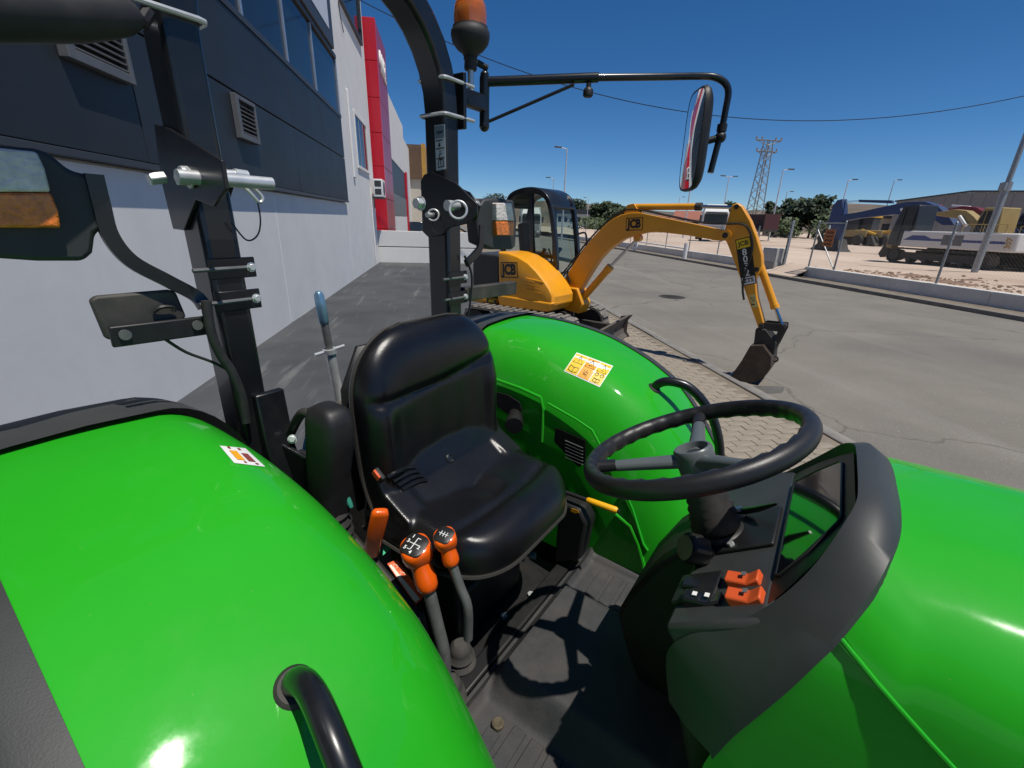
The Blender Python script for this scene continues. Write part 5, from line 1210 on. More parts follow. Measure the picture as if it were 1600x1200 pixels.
# ---- seat: backrest and cushion as two closed upholstered forms
def groove(d, w): return math.exp(-(d/w)**2)
def sgp(v, e): return math.copysign(abs(v)**e, v)
NB = 72
def back_ring(k):
    z = 1.13+(1.598-1.13)*k
    top = max(0., (z-1.40)/.198); sh = max(.02, (1-min(1, top)**2.5)**(1/2.1))
    W = (.238+.012*math.sin(min(1, k*1.6)*math.pi/2))*(.30+.70*sh) if top > 0 else .238+.012*math.sin(min(1, k*1.6)*math.pi/2)
    D = .058*(.25+.75*sh) if top > .3 else .058
    if top > 0: D = .058*max(.06, (1-min(1, top)**4)**.5)
    xc = .160+.030*max(0, 1-k/.25)**2-.012*k
    ring = []
    for j in range(NB):
        a = 2*math.pi*j/NB; y = W*sgp(math.cos(a), .62); x = D*sgp(math.sin(a), .75); e = abs(y)/.25
        if math.sin(a) > 0:
            f = min(1, math.sin(a)*1.6)
            x += f*(.034*min(1, max(0, (e-.30)/.5))**2*(1-max(0, top))*(.4+.6*min(1, (1-k)*2.2)))
            cz = 1.462-.022*(1-e*e)+.02*y/.25
            x -= f*.018*groove(z-cz, .011)*(1-e**10)
            if z < cz: x -= f*(.010*(1-e*e)*min(1, (cz-z)/.02)+.014*groove(y-.015, .011)*min(1, (cz-z)/.03)+.004*groove(e-.66, .05)*min(1, (cz-z)/.05))
        ring.append(Vector((xc+x, y, z)))
    return ring
ks = [i/46 for i in range(40)]+[.87+.13*(i/12)**.7 for i in range(13)]
def cush_ring(t):
    x = .150+.390*t
    fr = max(0., (t-.78)/.22); sh = (1-.82*min(1, max(0, (t-.42)/.58))**3.3)**.5
    W = .252*sh; Hh = .054*max(.10, (1-min(1, fr)**3.0)**.5)
    zc = 1.108-.010*fr+.03*max(0, .22-t)
    ring = []
    for j in range(NB):
        a = 2*math.pi*j/NB; y = W*sgp(math.cos(a), .58); z = Hh*sgp(math.sin(a), .7); e = abs(y)/.25
        if math.sin(a) > 0:
            f = min(1, math.sin(a)*1.6)
            z += f*(.030*min(1, max(0, (e-.28)/.5))**2*(1-fr)*(1-.55*t))
            z += f*.020*groove(t-.86, .16)*(1-.4*e)
            q = max(0, t-.42)/.5
            z -= f*(.013*groove(t-.66-.05*(1-e*e), .035)*(1-e**6)+.010*groove(y, .014)*min(1, max(0, (t-.25)/.08))*max(0, min(1, (.66-t)/.05)))
            z += f*.012*groove(t-.26, .10)*groove(e-.45, .25)
        ring.append(Vector((x, y, zc+z)))
    return ring
ts = [i/50 for i in range(41)]+[.80+.20*(i/14)**.75 for i in range(1, 15)]
m = TB(); m.loft([back_ring(k) for k in ks]); m.loft([cush_ring(t) for t in ts])
for y0, y1, kk in ((-.20, .20, 1.0),): m.prism([(.16, y0, 1.30), (.207, y0, 1.262), (.237, y0, 1.205), (.30, y0, 1.163), (.33, y0, 1.13), (.16, y0, 1.13)], (0, y1-y0, 0))
for sg in (-1, 1): m.prism([(.15, sg*.240, 1.31), (.195, sg*.240, 1.28), (.228, sg*.240, 1.215), (.31, sg*.240, 1.172), (.33, sg*.240, 1.12), (.15, sg*.240, 1.12)], (0, -sg*.07, 0))
seat = m.build('seat', VINYL, tk, smooth=0)
md = seat.modifiers.new('remesh', 'REMESH'); md.mode = 'VOXEL'; md.voxel_size = .0042; md.use_smooth_shade = True
md = seat.modifiers.new('smooth', 'SMOOTH'); md.factor = .6; md.iterations = 16
dg = bpy.context.evaluated_depsgraph_get(); me2 = bpy.data.meshes.new_from_object(seat.evaluated_get(dg)); seat.modifiers.clear(); seat.data = me2; cush = seat
for p in me2.polygons: p.use_smooth = True
# piping round both shells
PIPE = mat('dusty_piping', (.022, .020, .017), .7, dust=.25, dustcol=(.12, .1, .07))
L0 = [back_ring(k)[NB//2-1]+Vector((-.012, -.002, 0)) for k in ks[::2]]+[back_ring(.985)[NB//2-1]]; R0 = [back_ring(k)[1]+Vector((-.012, .002, 0)) for k in ks[::2]]+[back_ring(.985)[1]]
m = TB(); m.tube(L0+[Vector((.142, y, 1.598)) for y in (-.08, 0, .08)]+list(reversed(R0)), .0045, 6); m.build('piping', PIPE, seat)
L1 = [cush_ring(t)[NB//2+2]+Vector((0, -.002, -.006)) for t in ts[::2]]; R1 = [cush_ring(t)[NB-2]+Vector((0, .002, -.006)) for t in ts[::2]]
m = TB(); m.tube(L1+list(reversed(R1)), .0055, 6); m.build('piping', PIPE, cush)
m = TB(); m.loft([[Vector((.108-.012*abs(y)/.2, y*w, z)) for y in (-.235, -.12, 0, .12, .235)] for z, w in ((1.10, .95), (1.3, 1), (1.45, .98), (1.55, .75))], closed=False, caps=False); bs = m.build('back_shell', BLACKM, seat, smooth=60)
md = bs.modifiers.new('solidify', 'SOLIDIFY'); md.thickness = .012
m = TB(); m.loft([[(.10, -.215, 1.10), (.47, -.215, 1.03), (.47, .215, 1.03), (.10, .215, 1.10)], [(.12, -.18, 1.05), (.44, -.18, .985), (.44, .18, .985), (.12, .18, 1.05)]]); m.build('seat_pan', mat('seat_pan_plastic', (.022, .02, .018), .6, bump=.2, bscale=300, dust=.15), seat, bevel=.01)
m = TB(); m.bx(.08, .36, -.13, .19, .69, 1.03); m.build('suspension_box', BLACKM, seat, bevel=.015)
def bvh_of(o):
    bm = bmesh.new(); bm.from_mesh(o.data); t = BVHTree.FromBMesh(bm); bm.free(); return t
SB = bvh_of(seat)
def shit(px, py, off=.0):
    r = lray(px, py); best = None
    for t in (SB,):
        h = t.ray_cast(P3(CL), r)
        if h[0] is not None and (best is None or h[3] < best[1]):
            n = h[1] if h[1].dot(r) < 0 else -h[1]; best = (h[0]+n*off, h[3], n)
    return best
for rows in ([[(606+k*7, 745+k*7), (620+k*7, 737+k*7), (634+k*7, 731+k*7), (648+k*6, 730+k*7)] for k in range(4)], [[(778+k*7, 662+k*3), (786+k*7, 652+k*3), (795+k*7, 645+k*3), (800+k*7, 641+k*3)] for k in range(4)]):
    m = MB()
    for rw in rows:
        pts = [shit(x, y, .002) for x, y in rw]; pts = [q[0] for q in pts if q]
        if len(pts) >= 3: m.tube(catmull(pts, 4), .0062, 8)
    if m.v: m.build('bolster_bellows', VINYL, cush)
h = shit(703, 716)
m = MB(); m.lathe([(.013, -.006), (.014, .002), (.010, .004), (.008, .001), (.002, .001)], h[0], h[2], 18); m.build('drain_button', BLACKP, cush)
m = TB(); c = lp(592, 743, y=-.262); m.box(c, (.034, .012, .022), Matrix.Rotation(.6, 3, 'Y')); bk_ = m.build('belt_buckle', BLACKM, seat, bevel=.003)
m = TB(); m.box(c+Vector((0, -.007, .004)), (.024, .006, .016), Matrix.Rotation(.6, 3, 'Y')); m.build('buckle_button', mat('buckle_red', (.75, .10, .03), .4), bk_, bevel=.002)
# white clips under the seat front
for px, py, y in ((815, 872, .03), (832, 868, .06), (775, 893, -.03)):
    m = TB(); c = lp(px, py, y=y); m.box(c, (.02, .016, .014), Matrix.Rotation(.4, 3, 'Z')); m.build('seat_clip', GREYS, seat, bevel=.003)
# ---- right hand console beside the seat
m = TB(); m.loft([[(.10, -.398, .70), (.44, -.398, .70), (.44, -.27, .70), (.10, -.27, .70)], [(.12, -.398, 1.11), (.40, -.398, .985), (.40, -.275, .985), (.12, -.275, 1.11)]]); con = m.build('lever_console', mat('console_plastic', (.020, .021, .020), .5, var=.15, dust=.1), tk, bevel=.012)
CN = Vector((.407, 0, .913)).normalized(); CU = Vector((.913, 0, -.407)).normalized()
def on_con(px, py, off=0.):
    o = Vector((.12, -.3, 1.11))+CN*off; r = lray(px, py); return CL+r*(CN.dot(o-CL)/CN.dot(r))
def con_quad(name, pts, m_, par, off, th=.0008):
    q = TB(); q.prism([on_con(*p, off) for p in pts], CN*th); return q.build(name, m_, par, smooth=0)
d1 = con_quad('throttle_decal', [(605, 881), (620, 874), (662, 930), (658, 938), (650, 944), (638, 930)], mat('decal_orange', (.75, .12, .03), .45), con, .002)
con_quad('decal_wedge', [(608, 884), (611, 882), (656, 936), (650, 941), (646, 938)], mat('decal_cream', (.75, .70, .58), .5), d1, .0032)
def con_poly(pts, off): return [on_con(*p, off) for p in pts]
q = TB()
for cx, cy in ((618, 885), (629, 897)):
    q.tube(con_poly([(cx+3.4*math.cos(a), cy+3.0*math.sin(a)) for a in [i*math.pi/4 for i in range(8)]], .0036), .0006, 4, closed=True); q.tube(con_poly([(cx-4.5, cy-3), (cx-2.5, cy-4)], .0036), .0006, 4)
q.build('decal_print', MATS['decal_cream'], d1)
d2 = con_quad('pto_decal', [(600, 846), (606, 845), (612, 857), (598, 868)], PRINTG, con, .002)
# orange hand throttle / PTO paddle
m = TB(); a0 = lp(579, 868, y=-.30); a1 = lp(595, 797, y=-.30); ax = (a1-a0).normalized(); sd_ = Vector((.6, .8, 0)); sd_ = (sd_-ax*sd_.dot(ax)).normalized(); nd = ax.cross(sd_)
rg = []
for t, w, h in ((0, .013, .008), (.03, .0185, .0095), (.5, .0195, .010), (.92, .0195, .010), (.985, .016, .008), (1., .010, .005)):
    c = a0.lerp(a1, t); rg.append([c+sd_*w*math.copysign(abs(math.cos(q))**.6, math.cos(q))+nd*h*math.copysign(abs(math.sin(q))**.6, math.sin(q)) for q in [j*math.pi/10 for j in range(20)]])
m.loft(rg); pdl = m.build('control_paddle', ORANGE, tk, smooth=60)
m = TB(); m.cyl(a0+ax*.01, a0-ax*.06, .007, n=10); m.build('paddle_stem', STEELD, pdl)
# gear levers with shaped orange knobs
def gear(top, waist, bot, rod, y, sc, chars, boots):
    T = lp(*top, y=y); Wp = lp(*waist, y=y); Bp_ = lp(*bot, y=y); Rp = lp(*rod, y=y-.0)
    ax = (T-Bp_).normalized(); L = (T-Bp_).length
    tocam = (CL-T).normalized(); hx = (ax*.75+tocam*.62).normalized()
    m = TB(); pr = [(.008, 0), (.0145, .04), (.0180, .14), (.0185, .26), (.0172, .40), (.0162, .52), (.0170, .64), (.0190, .74), (.012, .80)]
    m.lathe([(r*sc, h*L) for r, h in pr], Bp_, ax, 28); kn = m.build('gear_knob', ORANGE, tk, smooth=70)
    hc = Bp_+ax*L*.80; hx_, hy_, _ = frame(hx, ax)
    m = TB(); rg = []
    for r, h in ((.012, -.028), (.0185, -.023), (.0225, -.014), (.0245, -.003), (.0245, .008), (.0230, .0145), (.0200, .0175), (.001, .0185)):
        rg.append([hc+hx*h*sc+(hx_*sgp(math.cos(q), .8)+hy_*sgp(math.sin(q), .8))*r*sc for q in [2*math.pi*j/32 for j in range(32)]])
    m.loft(rg); m.build('knob_head', ORANGE, kn, smooth=80)
    cn = hx; ux = (lp(top[0]+30, top[1]+2, y=y)-T); ux = (ux-cn*ux.dot(cn)).normalized(); uy = cn.cross(ux)
    c = hc+hx*.0178*sc
    m = TB(); n = 24; rg = []
    for k, h in ((1., -.004), (1., .001), (.9, .0022), (0.02, .0028)):
        rg.append([c+cn*h*sc+(ux*math.copysign(abs(math.cos(a))**.6, math.cos(a))+uy*math.copysign(abs(math.sin(a))**.6, math.sin(a)))*.0195*sc*k for a in [2*math.pi*j/n for j in range(n)]])
    m.loft(rg); cp = m.build('knob_cap', PRINTK, kn, smooth=50)
    m = TB()
    for (x0, y0, x1, y1) in chars[0]: m.tube([c+cn*.0034*sc+(ux*x0+uy*y0)*.0195*sc, c+cn*.0034*sc+(ux*x1+uy*y1)*.0195*sc], .0008*sc, 4)
    m.build('gate_lines', PRINTW, cp)
    for ch, x0, y0 in chars[1]: ttext('gate_number', ch, .0085*sc, PRINTW, cp, c+cn*.0034*sc+(ux*x0+uy*y0)*.0195*sc, ux, uy, .0003, .0003)
    m = TB(); m.tube(catmull([Bp_+ax*.01, Bp_.lerp(Rp, .5), Rp, Rp+Vector((.0, 0, -.09))], 4), .0105*sc, 12); m.build('lever_rod', STEELD, kn)
    bx_, by_, bz_, br = boots
    m = TB(); pr = [(br*.35, .10), (br*.55, .092), (br*.62, .075)]
    for k in range(7): pr.append((br*(.62+.05*k+(.13 if k % 2 else 0)), .070-.012*k))
    pr.append((br*1.2, -.012)); m.lathe(pr, (bx_, by_, bz_), (0, 0, 1), 24); m.build('lever_boot', mat('dusty_rubber', (.05, .048, .044), .7, var=.2, dust=.3, dscale=20, dustcol=(.16, .14, .11)), kn, smooth=40)
gear((646, 846), (655, 893), (671, 924), (694, 1022), -.285, 1.38, ([(0, -.55, 0, .55), (-.45, 0, .45, 0), (-.3, -.55, .0, -.55), (0, .55, .3, .55)], [('1', -.45, .55), ('2', .55, -.15), ('3', -.60, .05), ('4', .15, -.75), ('5', -.5, -.55)]), (.462, -.272, .715, .046))
gear((693, 833), (700, 862), (707, 884), (731, 950), -.255, 1.0, ([(-.6, 0, .6, 0), (-.35, -.3, -.35, .3), (0, -.3, 0, .3), (.35, -.3, .35, .3)], []), (.420, -.185, .715, .046))
# yellow park brake lever
m = TB(); a0 = lp(917, 781, y=.30); a1 = lp(965, 798, y=.30); ax = (a1-a0).normalized()
m.lathe([(.007, 0), (.0095, .004), (.0100, .02), (.0105, (a1-a0).length-.006), (.007, (a1-a0).length)], a0, ax, 16); pk = m.build('brake_lever_grip', YELLOWL, tk, smooth=50)
m = TB(); m.cyl(a0+ax*.005, a0-ax*.09, .007, n=10); m.cyl(a1-ax*.001, a1+ax*.006, .006, n=10); m.build('brake_lever_rod', BLACKM, pk)
m = TB(); m.prism([(.43, .285, .74), (.525, .285, .80), (.54, .285, .95), (.51, .285, .995), (.43, .285, .995)], (0, .07, 0)); m.build('brake_quadrant', mat('deep_black', (.007, .007, .007), .6), tk, bevel=.012)
m = TB(); m.prism([lp(x, y, y=.266) for x, y in ((893, 794), (903, 797), (905, 801), (899, 802), (892, 799))], (0, -.001, 0)); m.build('lever_label', PRINTO, tk, smooth=0)
# remote valve lever cover with boot (black, left of the seat in the picture)
m = TB(); rg = []
for z, cx, cy, wx, wy in ((1.18, .135, -.325, .042, .036), (1.23, .135, -.325, .044, .037), (1.29, .14, -.32, .050, .038), (1.36, .15, -.315, .055, .040), (1.42, .155, -.312, .053, .040), (1.447, .155, -.312, .044, .034), (1.457, .155, -.312, .025, .02)):
    rg.append([Vector((cx+wx*math.copysign(abs(math.cos(a))**.6, math.cos(a)), cy+wy*math.copysign(abs(math.sin(a))**.6, math.sin(a)), z)) for a in [2*math.pi*j/24 for j in range(24)]])
m.loft(rg); rv = m.build('belt_retractor_cover', BLACKM, tk, smooth=60)
m = TB(); pr = []
for k in range(11): pr.append((.040+(.007 if k % 2 else 0)+.001*k, 1.19-.014*k-.0))
m.lathe([(r, z) for r, z in pr], (.135, -.33, 0), (0, 0, 1), 20); m.build('cover_bellows', RUBBER, rv, smooth=40)
m = TB(); c = lp(542, 678, y=-.272); m.lathe([(.010, 0), (.010, .006), (.005, .008)], c, (.5, -.7, .3), 14); m.build('cover_bolt', BLACKP, rv)
m = TB(); c = lp(547, 785, y=-.27); m.tube([lp(543, 778, y=-.30), lp(546, 786, y=-.30), lp(549, 793, y=-.30)], [.006, .007, .005], 10); m.build('lever_tip', mat('teal_plastic', (.03, .22, .16), .5), tk)
# ---- roll bar
PX0, PX1 = -.172, -.076; PYC, PW = .365, .072; ZB = 2.16
RB = .30
for s in (-1, 1):
    m = TB(); m.bx(PX0, PX1, s*PYC-PW/2, s*PYC+PW/2, 1.0, 1.90); m.build('roll_bar_post', BLACKP, tk, bevel=.012, seg=3)
pts = [Vector((0, -PYC, 1.82)), Vector((0, -PYC, ZB))]
for k in range(1, 9): a = math.pi-k*math.pi/2/8; pts.append(Vector((0, -PYC+RB+RB*math.cos(a), ZB+RB*math.sin(a))))
pts += [Vector((0, -v.y, v.z)) for v in reversed(pts)]
xm = (PX0+PX1)/2
rings = []
for i, p in enumerate(pts):
    t = (pts[min(i+1, len(pts)-1)]-pts[max(i-1, 0)]).normalized(); nn_ = Vector((0, -t.z, t.y)); h = PW/2-.002; w = (PX1-PX0)/2-.002
    rings.append([Vector((xm+a*w, 0, 0))+p+nn_*b*h for a, b in ((-1, -1), (1, -1), (1, 1), (-1, 1))])
m = TB(); m.loft(rings); hoop = m.build('roll_bar_hoop', BLACKP, tk, smooth=35, bevel=.012, seg=3)
# hinge brackets
def plate(name, px, y, th, m_, par, bevel=.002):
    q = TB(); q.prism([lp(a, b, y=y) for a, b in px], (0, th, 0)); return q.build(name, m_, par, bevel=bevel, smooth=20)
bN = [(240, 193), (262, 200), (345, 250), (352, 296), (332, 322), (305, 312), (287, 360), (270, 358), (252, 285)]
near_b = plate('hinge_plate', bN, -.41, .008, BLACKP, tk)
# inner plate of the near post has the same outline, shifted across
q = TB(); q.prism([lp(a, b, y=-.328) for a, b in ((300, 215), (342, 243), (362, 285), (352, 318), (325, 334), (305, 325))], (0, .008, 0)); q.build('hinge_plate', BLACKP, tk, bevel=.002)
bF = [(657, 283), (662, 273), (674, 268), (712, 286), (745, 318), (745, 335), (733, 347), (727, 350), (700, 356), (690, 368), (668, 370), (660, 362)]
far_b = plate('hinge_plate', bF, .318, .008, BLACKP, tk)
q = TB(); q.prism([lp(a, b, y=.405) for a, b in ((705, 288), (733, 300), (750, 322), (744, 343), (722, 350), (704, 342))], (0, .008, 0)); q.build('hinge_plate', BLACKP, tk, bevel=.002)
def hexbolt(c, ax, r, L, par, m_=ZINC):
    c = Vector(c); a = Vector(ax).normalized(); t = TB(); t.lathe([(r, 0), (r, L)], c, a, 6); b = t.build('bolt_head', m_, par, bevel=.0015, smooth=20)
    t = TB(); t.lathe([(r*1.25, -.002), (r*1.25, .0015)], c, a, 16); t.build('washer', m_, b); return b
hz = lp(310, 278, y=-.41)
m = TB(); m.cyl((hz.x, -.445, hz.z), (hz.x, -.27, hz.z), .0125, n=16); pn = m.build('hinge_pin', ZINC, tk)
hexbolt((hz.x-.03, -.415, hz.z), (0, -1, 0), .015, .02, near_b)
m = TB(); m.cyl(lp(232, 280, x=-.115), lp(258, 277, x=-.115), .0125, n=6); m.build('lock_nut', ZINC, near_b, bevel=.002, smooth=20)
m = TB(); m.cyl(lp(282, 272, x=-.062), lp(372, 274, x=-.062), .0105, n=16); m.build('lock_pin', ZINC, near_b)
m = TB(); m.cyl(lp(283, 272, x=-.062), lp(300, 272, x=-.062), .0145, n=18); m.build('pin_collar', ZINC, near_b)
m = TB(); m.cyl(lp(366, 274, x=-.062), lp(386, 277, x=-.062), .0135, n=18); m.build('pin_head', ZINC, near_b)
m = TB(); m.tube(catmull([lp(376, 282, x=-.06), lp(392, 290, x=-.055), (lp(410, 308, x=-.05)), lp(405, 316, x=-.05), lp(390, 300, x=-.05), lp(376, 288, x=-.06)], 4), .0035, 8); m.build('lynch_clip', ZINC, near_b)
m = TB(); m.tube(catmull([lp(402, 312, x=-.06), lp(407, 345, x=-.06), lp(402, 368, x=-.06), lp(385, 375, x=-.06), lp(362, 348, x=-.06)], 5), .0018, 6); m.build('tether_cable', BLACKM, near_b)
for px, py, dr in ((657, 318, -1), (740, 320, 1)):
    c = lp(px, py, x=-.10 if dr < 0 else -.12); hexbolt(c, (0, dr, 0), .017, .02, far_b)
c = lp(714, 322, y=.312); m = TB(); m.cyl(c+Vector((0, .01, 0)), c+Vector((0, -.035, 0)), .012, n=18); m.cyl(c+Vector((0, -.02, 0)), c+Vector((0, -.045, 0)), .016, n=18); m.build('lock_pin', ZINC, far_b)
def ring3(c, ax, r, rr, name, par, m_=ZINC):
    x, y, z = frame(ax); t = TB(); t.tube([Vector(c)+(x*math.cos(a)+y*math.sin(a))*r for a in [2*math.pi*k/24 for k in range(24)]], rr, 8, closed=True); return t.build(name, m_, par)
cc_ = lp(716, 328, y=.27); ring3(cc_, (.5, -.6, .2), .026, .0038, 'pull_ring', far_b)
cc_ = lp(677, 336, y=.305); ring3(cc_, (.5, -.7, .2), .018, .0028, 'clip_ring', far_b)
m = TB(); c = lp(677, 336, y=.316); m.cyl(c, c+Vector((0, -.03, 0)), .008, n=10); m.build('clip_pin', ZINC, far_b)
m = TB(); m.tube(catmull([lp(676, 346, y=.29), lp(676, 358, y=.29), lp(690, 366, y=.29), lp(712, 348, y=.26)], 5), .0018, 6); m.build('tether_cable', BLACKM, far_b)
# plated U-bolts
def ubolt(s, z, tiltx=0, ext=.012):
    y0, y1 = s*PYC-PW/2-.007, s*PYC+PW/2+.007; x0, x1 = PX0-.007, PX1+.007
    if s > 0: pts = [(x0, y1+.05, z), (x0, y0, z), (x1, y0, z), (x1, y1+.05, z)]
    else: pts = [(x0, y0-.05, z), (x0, y1, z), (x1, y1, z), (x1, y0-.05, z)]
    P = []
    for i, p in enumerate(pts):
        p = Vector(p)
        if i in (1, 2):
            a = Vector(pts[i-1]); b = Vector(pts[i+1]); P += [p+(a-p).normalized()*.014, p+((a-p).normalized()+(b-p).normalized())*.004, p+(b-p).normalized()*.014]
        else: P.append(p)
    t = TB(); t.tube(P, .0055, 8); return t.build('u_bolt', ZINC, tk)
for s, z in ((1, 2.245), (1, 2.150), (-1, 2.185)): ubolt(s, z)
# decal on the far post
q4 = [lp(x, y, y=.3285) for x, y in ((679, 196), (695, 194), (697, 264), (682, 267))]
m = TB(); m.prism(q4, (0, -.0008, 0)); pd_ = m.build('post_decal', mat('pale_blue_print', (.50, .56, .60), .5), hoop, smooth=0)
def post_pt(u, v): return (q4[0].lerp(q4[1], u)).lerp(q4[3].lerp(q4[2], u), v)+Vector((0, -.0016, 0))
m = TB(); m.prism([post_pt(*p) for p in ((.04, .02), (.96, .02), (.96, .29), (.04, .29))], (0, .0004, 0)); m.build('decal_head', mat('slate_print', (.16, .22, .27), .5), pd_, smooth=0)
m = TB()
for ln_ in ([(.18, .16), (.4, .14), (.7, .16), (.85, .13)], [(.18, .16), (.4, .19), (.75, .16)], [(.1, .345), (.75, .335)], [(.1, .52), (.9, .51)], [(.1, .74), (.9, .73)], [(.45, .55), (.5, .60)], [(.4, .64), (.6, .64)], [(.42, .66), (.40, .72)],
            [(.25, .92), (.25, .82), (.4, .76), (.7, .76), (.8, .82), (.8, .92)], [(.52, .77), (.52, .90)], [(.2, .935), (.82, .93)]): m.tube([post_pt(*p) for p in ln_], .0016, 4)
m.prism([post_pt(*p) for p in ((.42, .37), (.55, .47), (.28, .475))], (0, .0002, 0)); m.build('decal_print', PRINTK, pd_)
# ---- beacon and mirror bracket on the far post
m = TB(); m.bx(PX0-.012, PX1+.012, PYC+PW/2+.004, PYC+PW/2+.018, 2.12, 2.275); br_ = m.build('accessory_bracket', BLACKP, tk, bevel=.003)
bc = Vector((-.10, .500, 0))
m = TB(); m.cyl((bc.x, bc.y-.02, 2.215), (bc.x, bc.y-.02, 2.31), .010, n=12); m.build('beacon_stem', ZINC, br_)
bx0 = Vector((bc.x, bc.y-.02, 2.300)); BK = .72
m = TB(); m.lathe([(r*BK*1.2, h*BK) for r, h in [(.022, 0), (.024, .01), (.022, .035), (.026, .04), (.024, .05), (.028, .055), (.03, .062), (.048, .075), (.066, .10), (.071, .125), (.070, .142), (.064, .15), (.064, .158), (.058, .160)]], bx0, (0, 0, 1), 32); be = m.build('beacon', RUBBER, tk, smooth=50)
m = TB(); m.lathe([(r*BK*1.2, h*BK) for r, h in [(.058, .158), (.0595, .17), (.060, .20), (.057, .23), (.048, .255), (.034, .272), (.016, .281), (.002, .283)]], bx0, (0, 0, 1), 36); m.build('beacon_lens', BEACON, be, smooth=60)
m = TB(); m.lathe([(r*BK*1.2, h*BK) for r, h in [(.03, .158), (.034, .17), (.034, .20), (.02, .215)]], bx0, (0, 0, 1), 16); m.build('beacon_reflector', mat('reflector', (.85, .8, .7), .15, metal=1.), be)
m = TB(); c = bx0+Vector((.01, .02, .025)); m.cyl(c, c+Vector((.02, .03, -.012)), .010, n=8); m.build('wing_screw', BLACKP, be)
hm = lp(757, 160, y=.56)
m = TB(); m.cyl((hm.x, .56, 2.155), (hm.x, .56, 2.30), .017, n=16); m.sphere((hm.x, .56, 2.155), .018); m.sphere((hm.x, .56, 2.305), .015); hg = m.build('mirror_hinge', BLACKP, tk, smooth=50)
m = TB(); m.box(((hm.x-.1)/2-.0, .49, 2.22), (.032, .12, .05)); m.build('hinge_block', BLACKP, hg, bevel=.006)
A1 = Vector((hm.x, .562, 2.287)); A2 = lp(935, 121, y=.765); A3 = lp(1105, 119, y=1.07)
m = TB(); m.tube([A1, A2], .0150, 14); arm = m.build('mirror_arm', BLACKP, tk)
A4 = lp(1138, 150, y=1.11); A5 = lp(1128, 200, y=1.105); A6 = lp(1110, 270, y=1.09)
cpts = [A2-(A2-A1).normalized()*.05, A2, lp(1030, 120, y=.92), lp(1095, 119, y=1.05), lp(1118, 121, y=1.085), lp(1133, 130, y=1.105), lp(1138, 145, y=1.11), lp(1134, 170, y=1.108), A5, A6]
m = TB(); m.tube(catmull(cpts, 5), .0115, 12); m.build('mirror_tube', BLACKP, arm, smooth=50)
m = TB(); m.tube([lp(763, 190, y=.57), lp(897, 132, y=.715)], .0055, 8); m.build('stay_rod', BLACKP, arm)
kk = lp(920, 130, y=.745); m = TB(); m.lathe([(.008, 0), (.009, .012), (.014, .016), (.017, .022), (.017, .036), (.013, .040)], kk, (0, 0, -1), 16); m.build('clamp_knob', BLACKM, arm, smooth=40)
# mirror head: elongated convex glass in a black shell, turned towards the seat
MC = lp(1083, 221, y=1.06); mf = (Vector((.30, -.20, 1.58))-MC); mf.z = 0; 
gl_dir = (wray(1085, 221)); 
# glass normal chosen so the face is seen obliquely from the camera side
tc_ = (CL-MC).normalized(); side_ = Vector((-tc_.y, tc_.x, 0)).normalized()
gn = (tc_*.32+side_*-.93); gn2 = (tc_*.32+side_*.93)
gn = (gn if gn.x < gn2.x else gn2); gn.z = -.02; gn.normalize()
gx = Vector((0, 0, 1)).cross(gn).normalized(); gy_ = gn.cross(gx)
def se(a, e): return math.copysign(abs(math.cos(a))**e, math.cos(a)), math.copysign(abs(math.sin(a))**e, math.sin(a))
m = TB(); rg = []
for dpt, k in ((.004, .965), (.006, 1.0), (-.006, 1.02), (-.018, .98), (-.030, .8), (-.034, .45)):
    rg.append([MC+gn*dpt+gx*se(a, .45)[0]*.088*k+gy_*se(a, .45)[1]*.166*(k if k > .9 else k*1.1) for a in [2*math.pi*j/40 for j in range(40)]])
m.loft(rg); mh_ = m.build('mirror_housing', BLACKM, arm, smooth=50)
m = TB(); rg = []
for k in (1., .8, .6, .4, .2, .01): rg.append([MC+gn*(.0055+.006*(1-k*k))+gx*se(a, .45)[0]*.082*k+gy_*se(a, .45)[1]*.160*k for a in [2*math.pi*j/40 for j in range(40)]])
m.loft(rg, caps=False); m.build('mirror_glass', MIRROR, mh_, smooth=80)
m = TB(); m.cyl(MC-gn*.045, A5+Vector((0, 0, -.03)), .012, n=12); m.sphere(A5+Vector((0, 0, -.03)), .020); m.cyl(A5+Vector((0, 0, -.012)), A5+Vector((0, 0, .012)), .017, n=14); m.build('mirror_clamp', BLACKM, mh_)
# ---- direction indicator lamps
def lampset(xf, clear, amber, house, par_post):
    def pr(name, px, x, th, m_, par, bv=.004):
        q = TB(); q.prism([lp(a, b, x=x) for a, b in px], (th, 0, 0)); return q.build(name, m_, par, bevel=bv, seg=3, smooth=30)
    h = pr('indicator_housing', house, xf, -.055, TRIM, tk, .008); pr('clear_lens', clear, xf+.020, -.03, CLEARL, h); pr('amber_lens', amber, xf+.020, -.03, AMBER, h); return h
hN = lampset(-.10, [(-120, 226), (0, 231), (58, 237), (70, 262), (80, 300), (-120, 300)], [(-120, 301), (80, 301), (92, 330), (96, 356), (-120, 356)],
             [(-130, 222), (0, 227), (62, 232), (85, 245), (110, 266), (135, 272), (150, 272), (168, 355), (150, 365), (146, 395), (132, 408), (60, 408), (0, 404), (-130, 400)], None)
hF = lampset(-.10, [(776, 317), (800, 317), (804, 345), (776, 345)], [(776, 346), (804, 346), (803, 368), (777, 368)],
             [(757, 312), (776, 309), (803, 313), (808, 345), (806, 385), (800, 390), (770, 390), (748, 380), (744, 330)], None)
m = TB(); m.tube(catmull([lp(146, 272, x=-.10), lp(158, 320, x=-.10), lp(172, 368, x=-.10), (lp(205, 408, x=-.10)), lp(260, 438, x=-.10), lp(305, 462, x=-.10), lp(320, 480, x=-.09)], 5), 0, rect=(.026, .012), up=(1, 0, 0)); m.build('lamp_arm', BLACKP, hN, smooth=50)
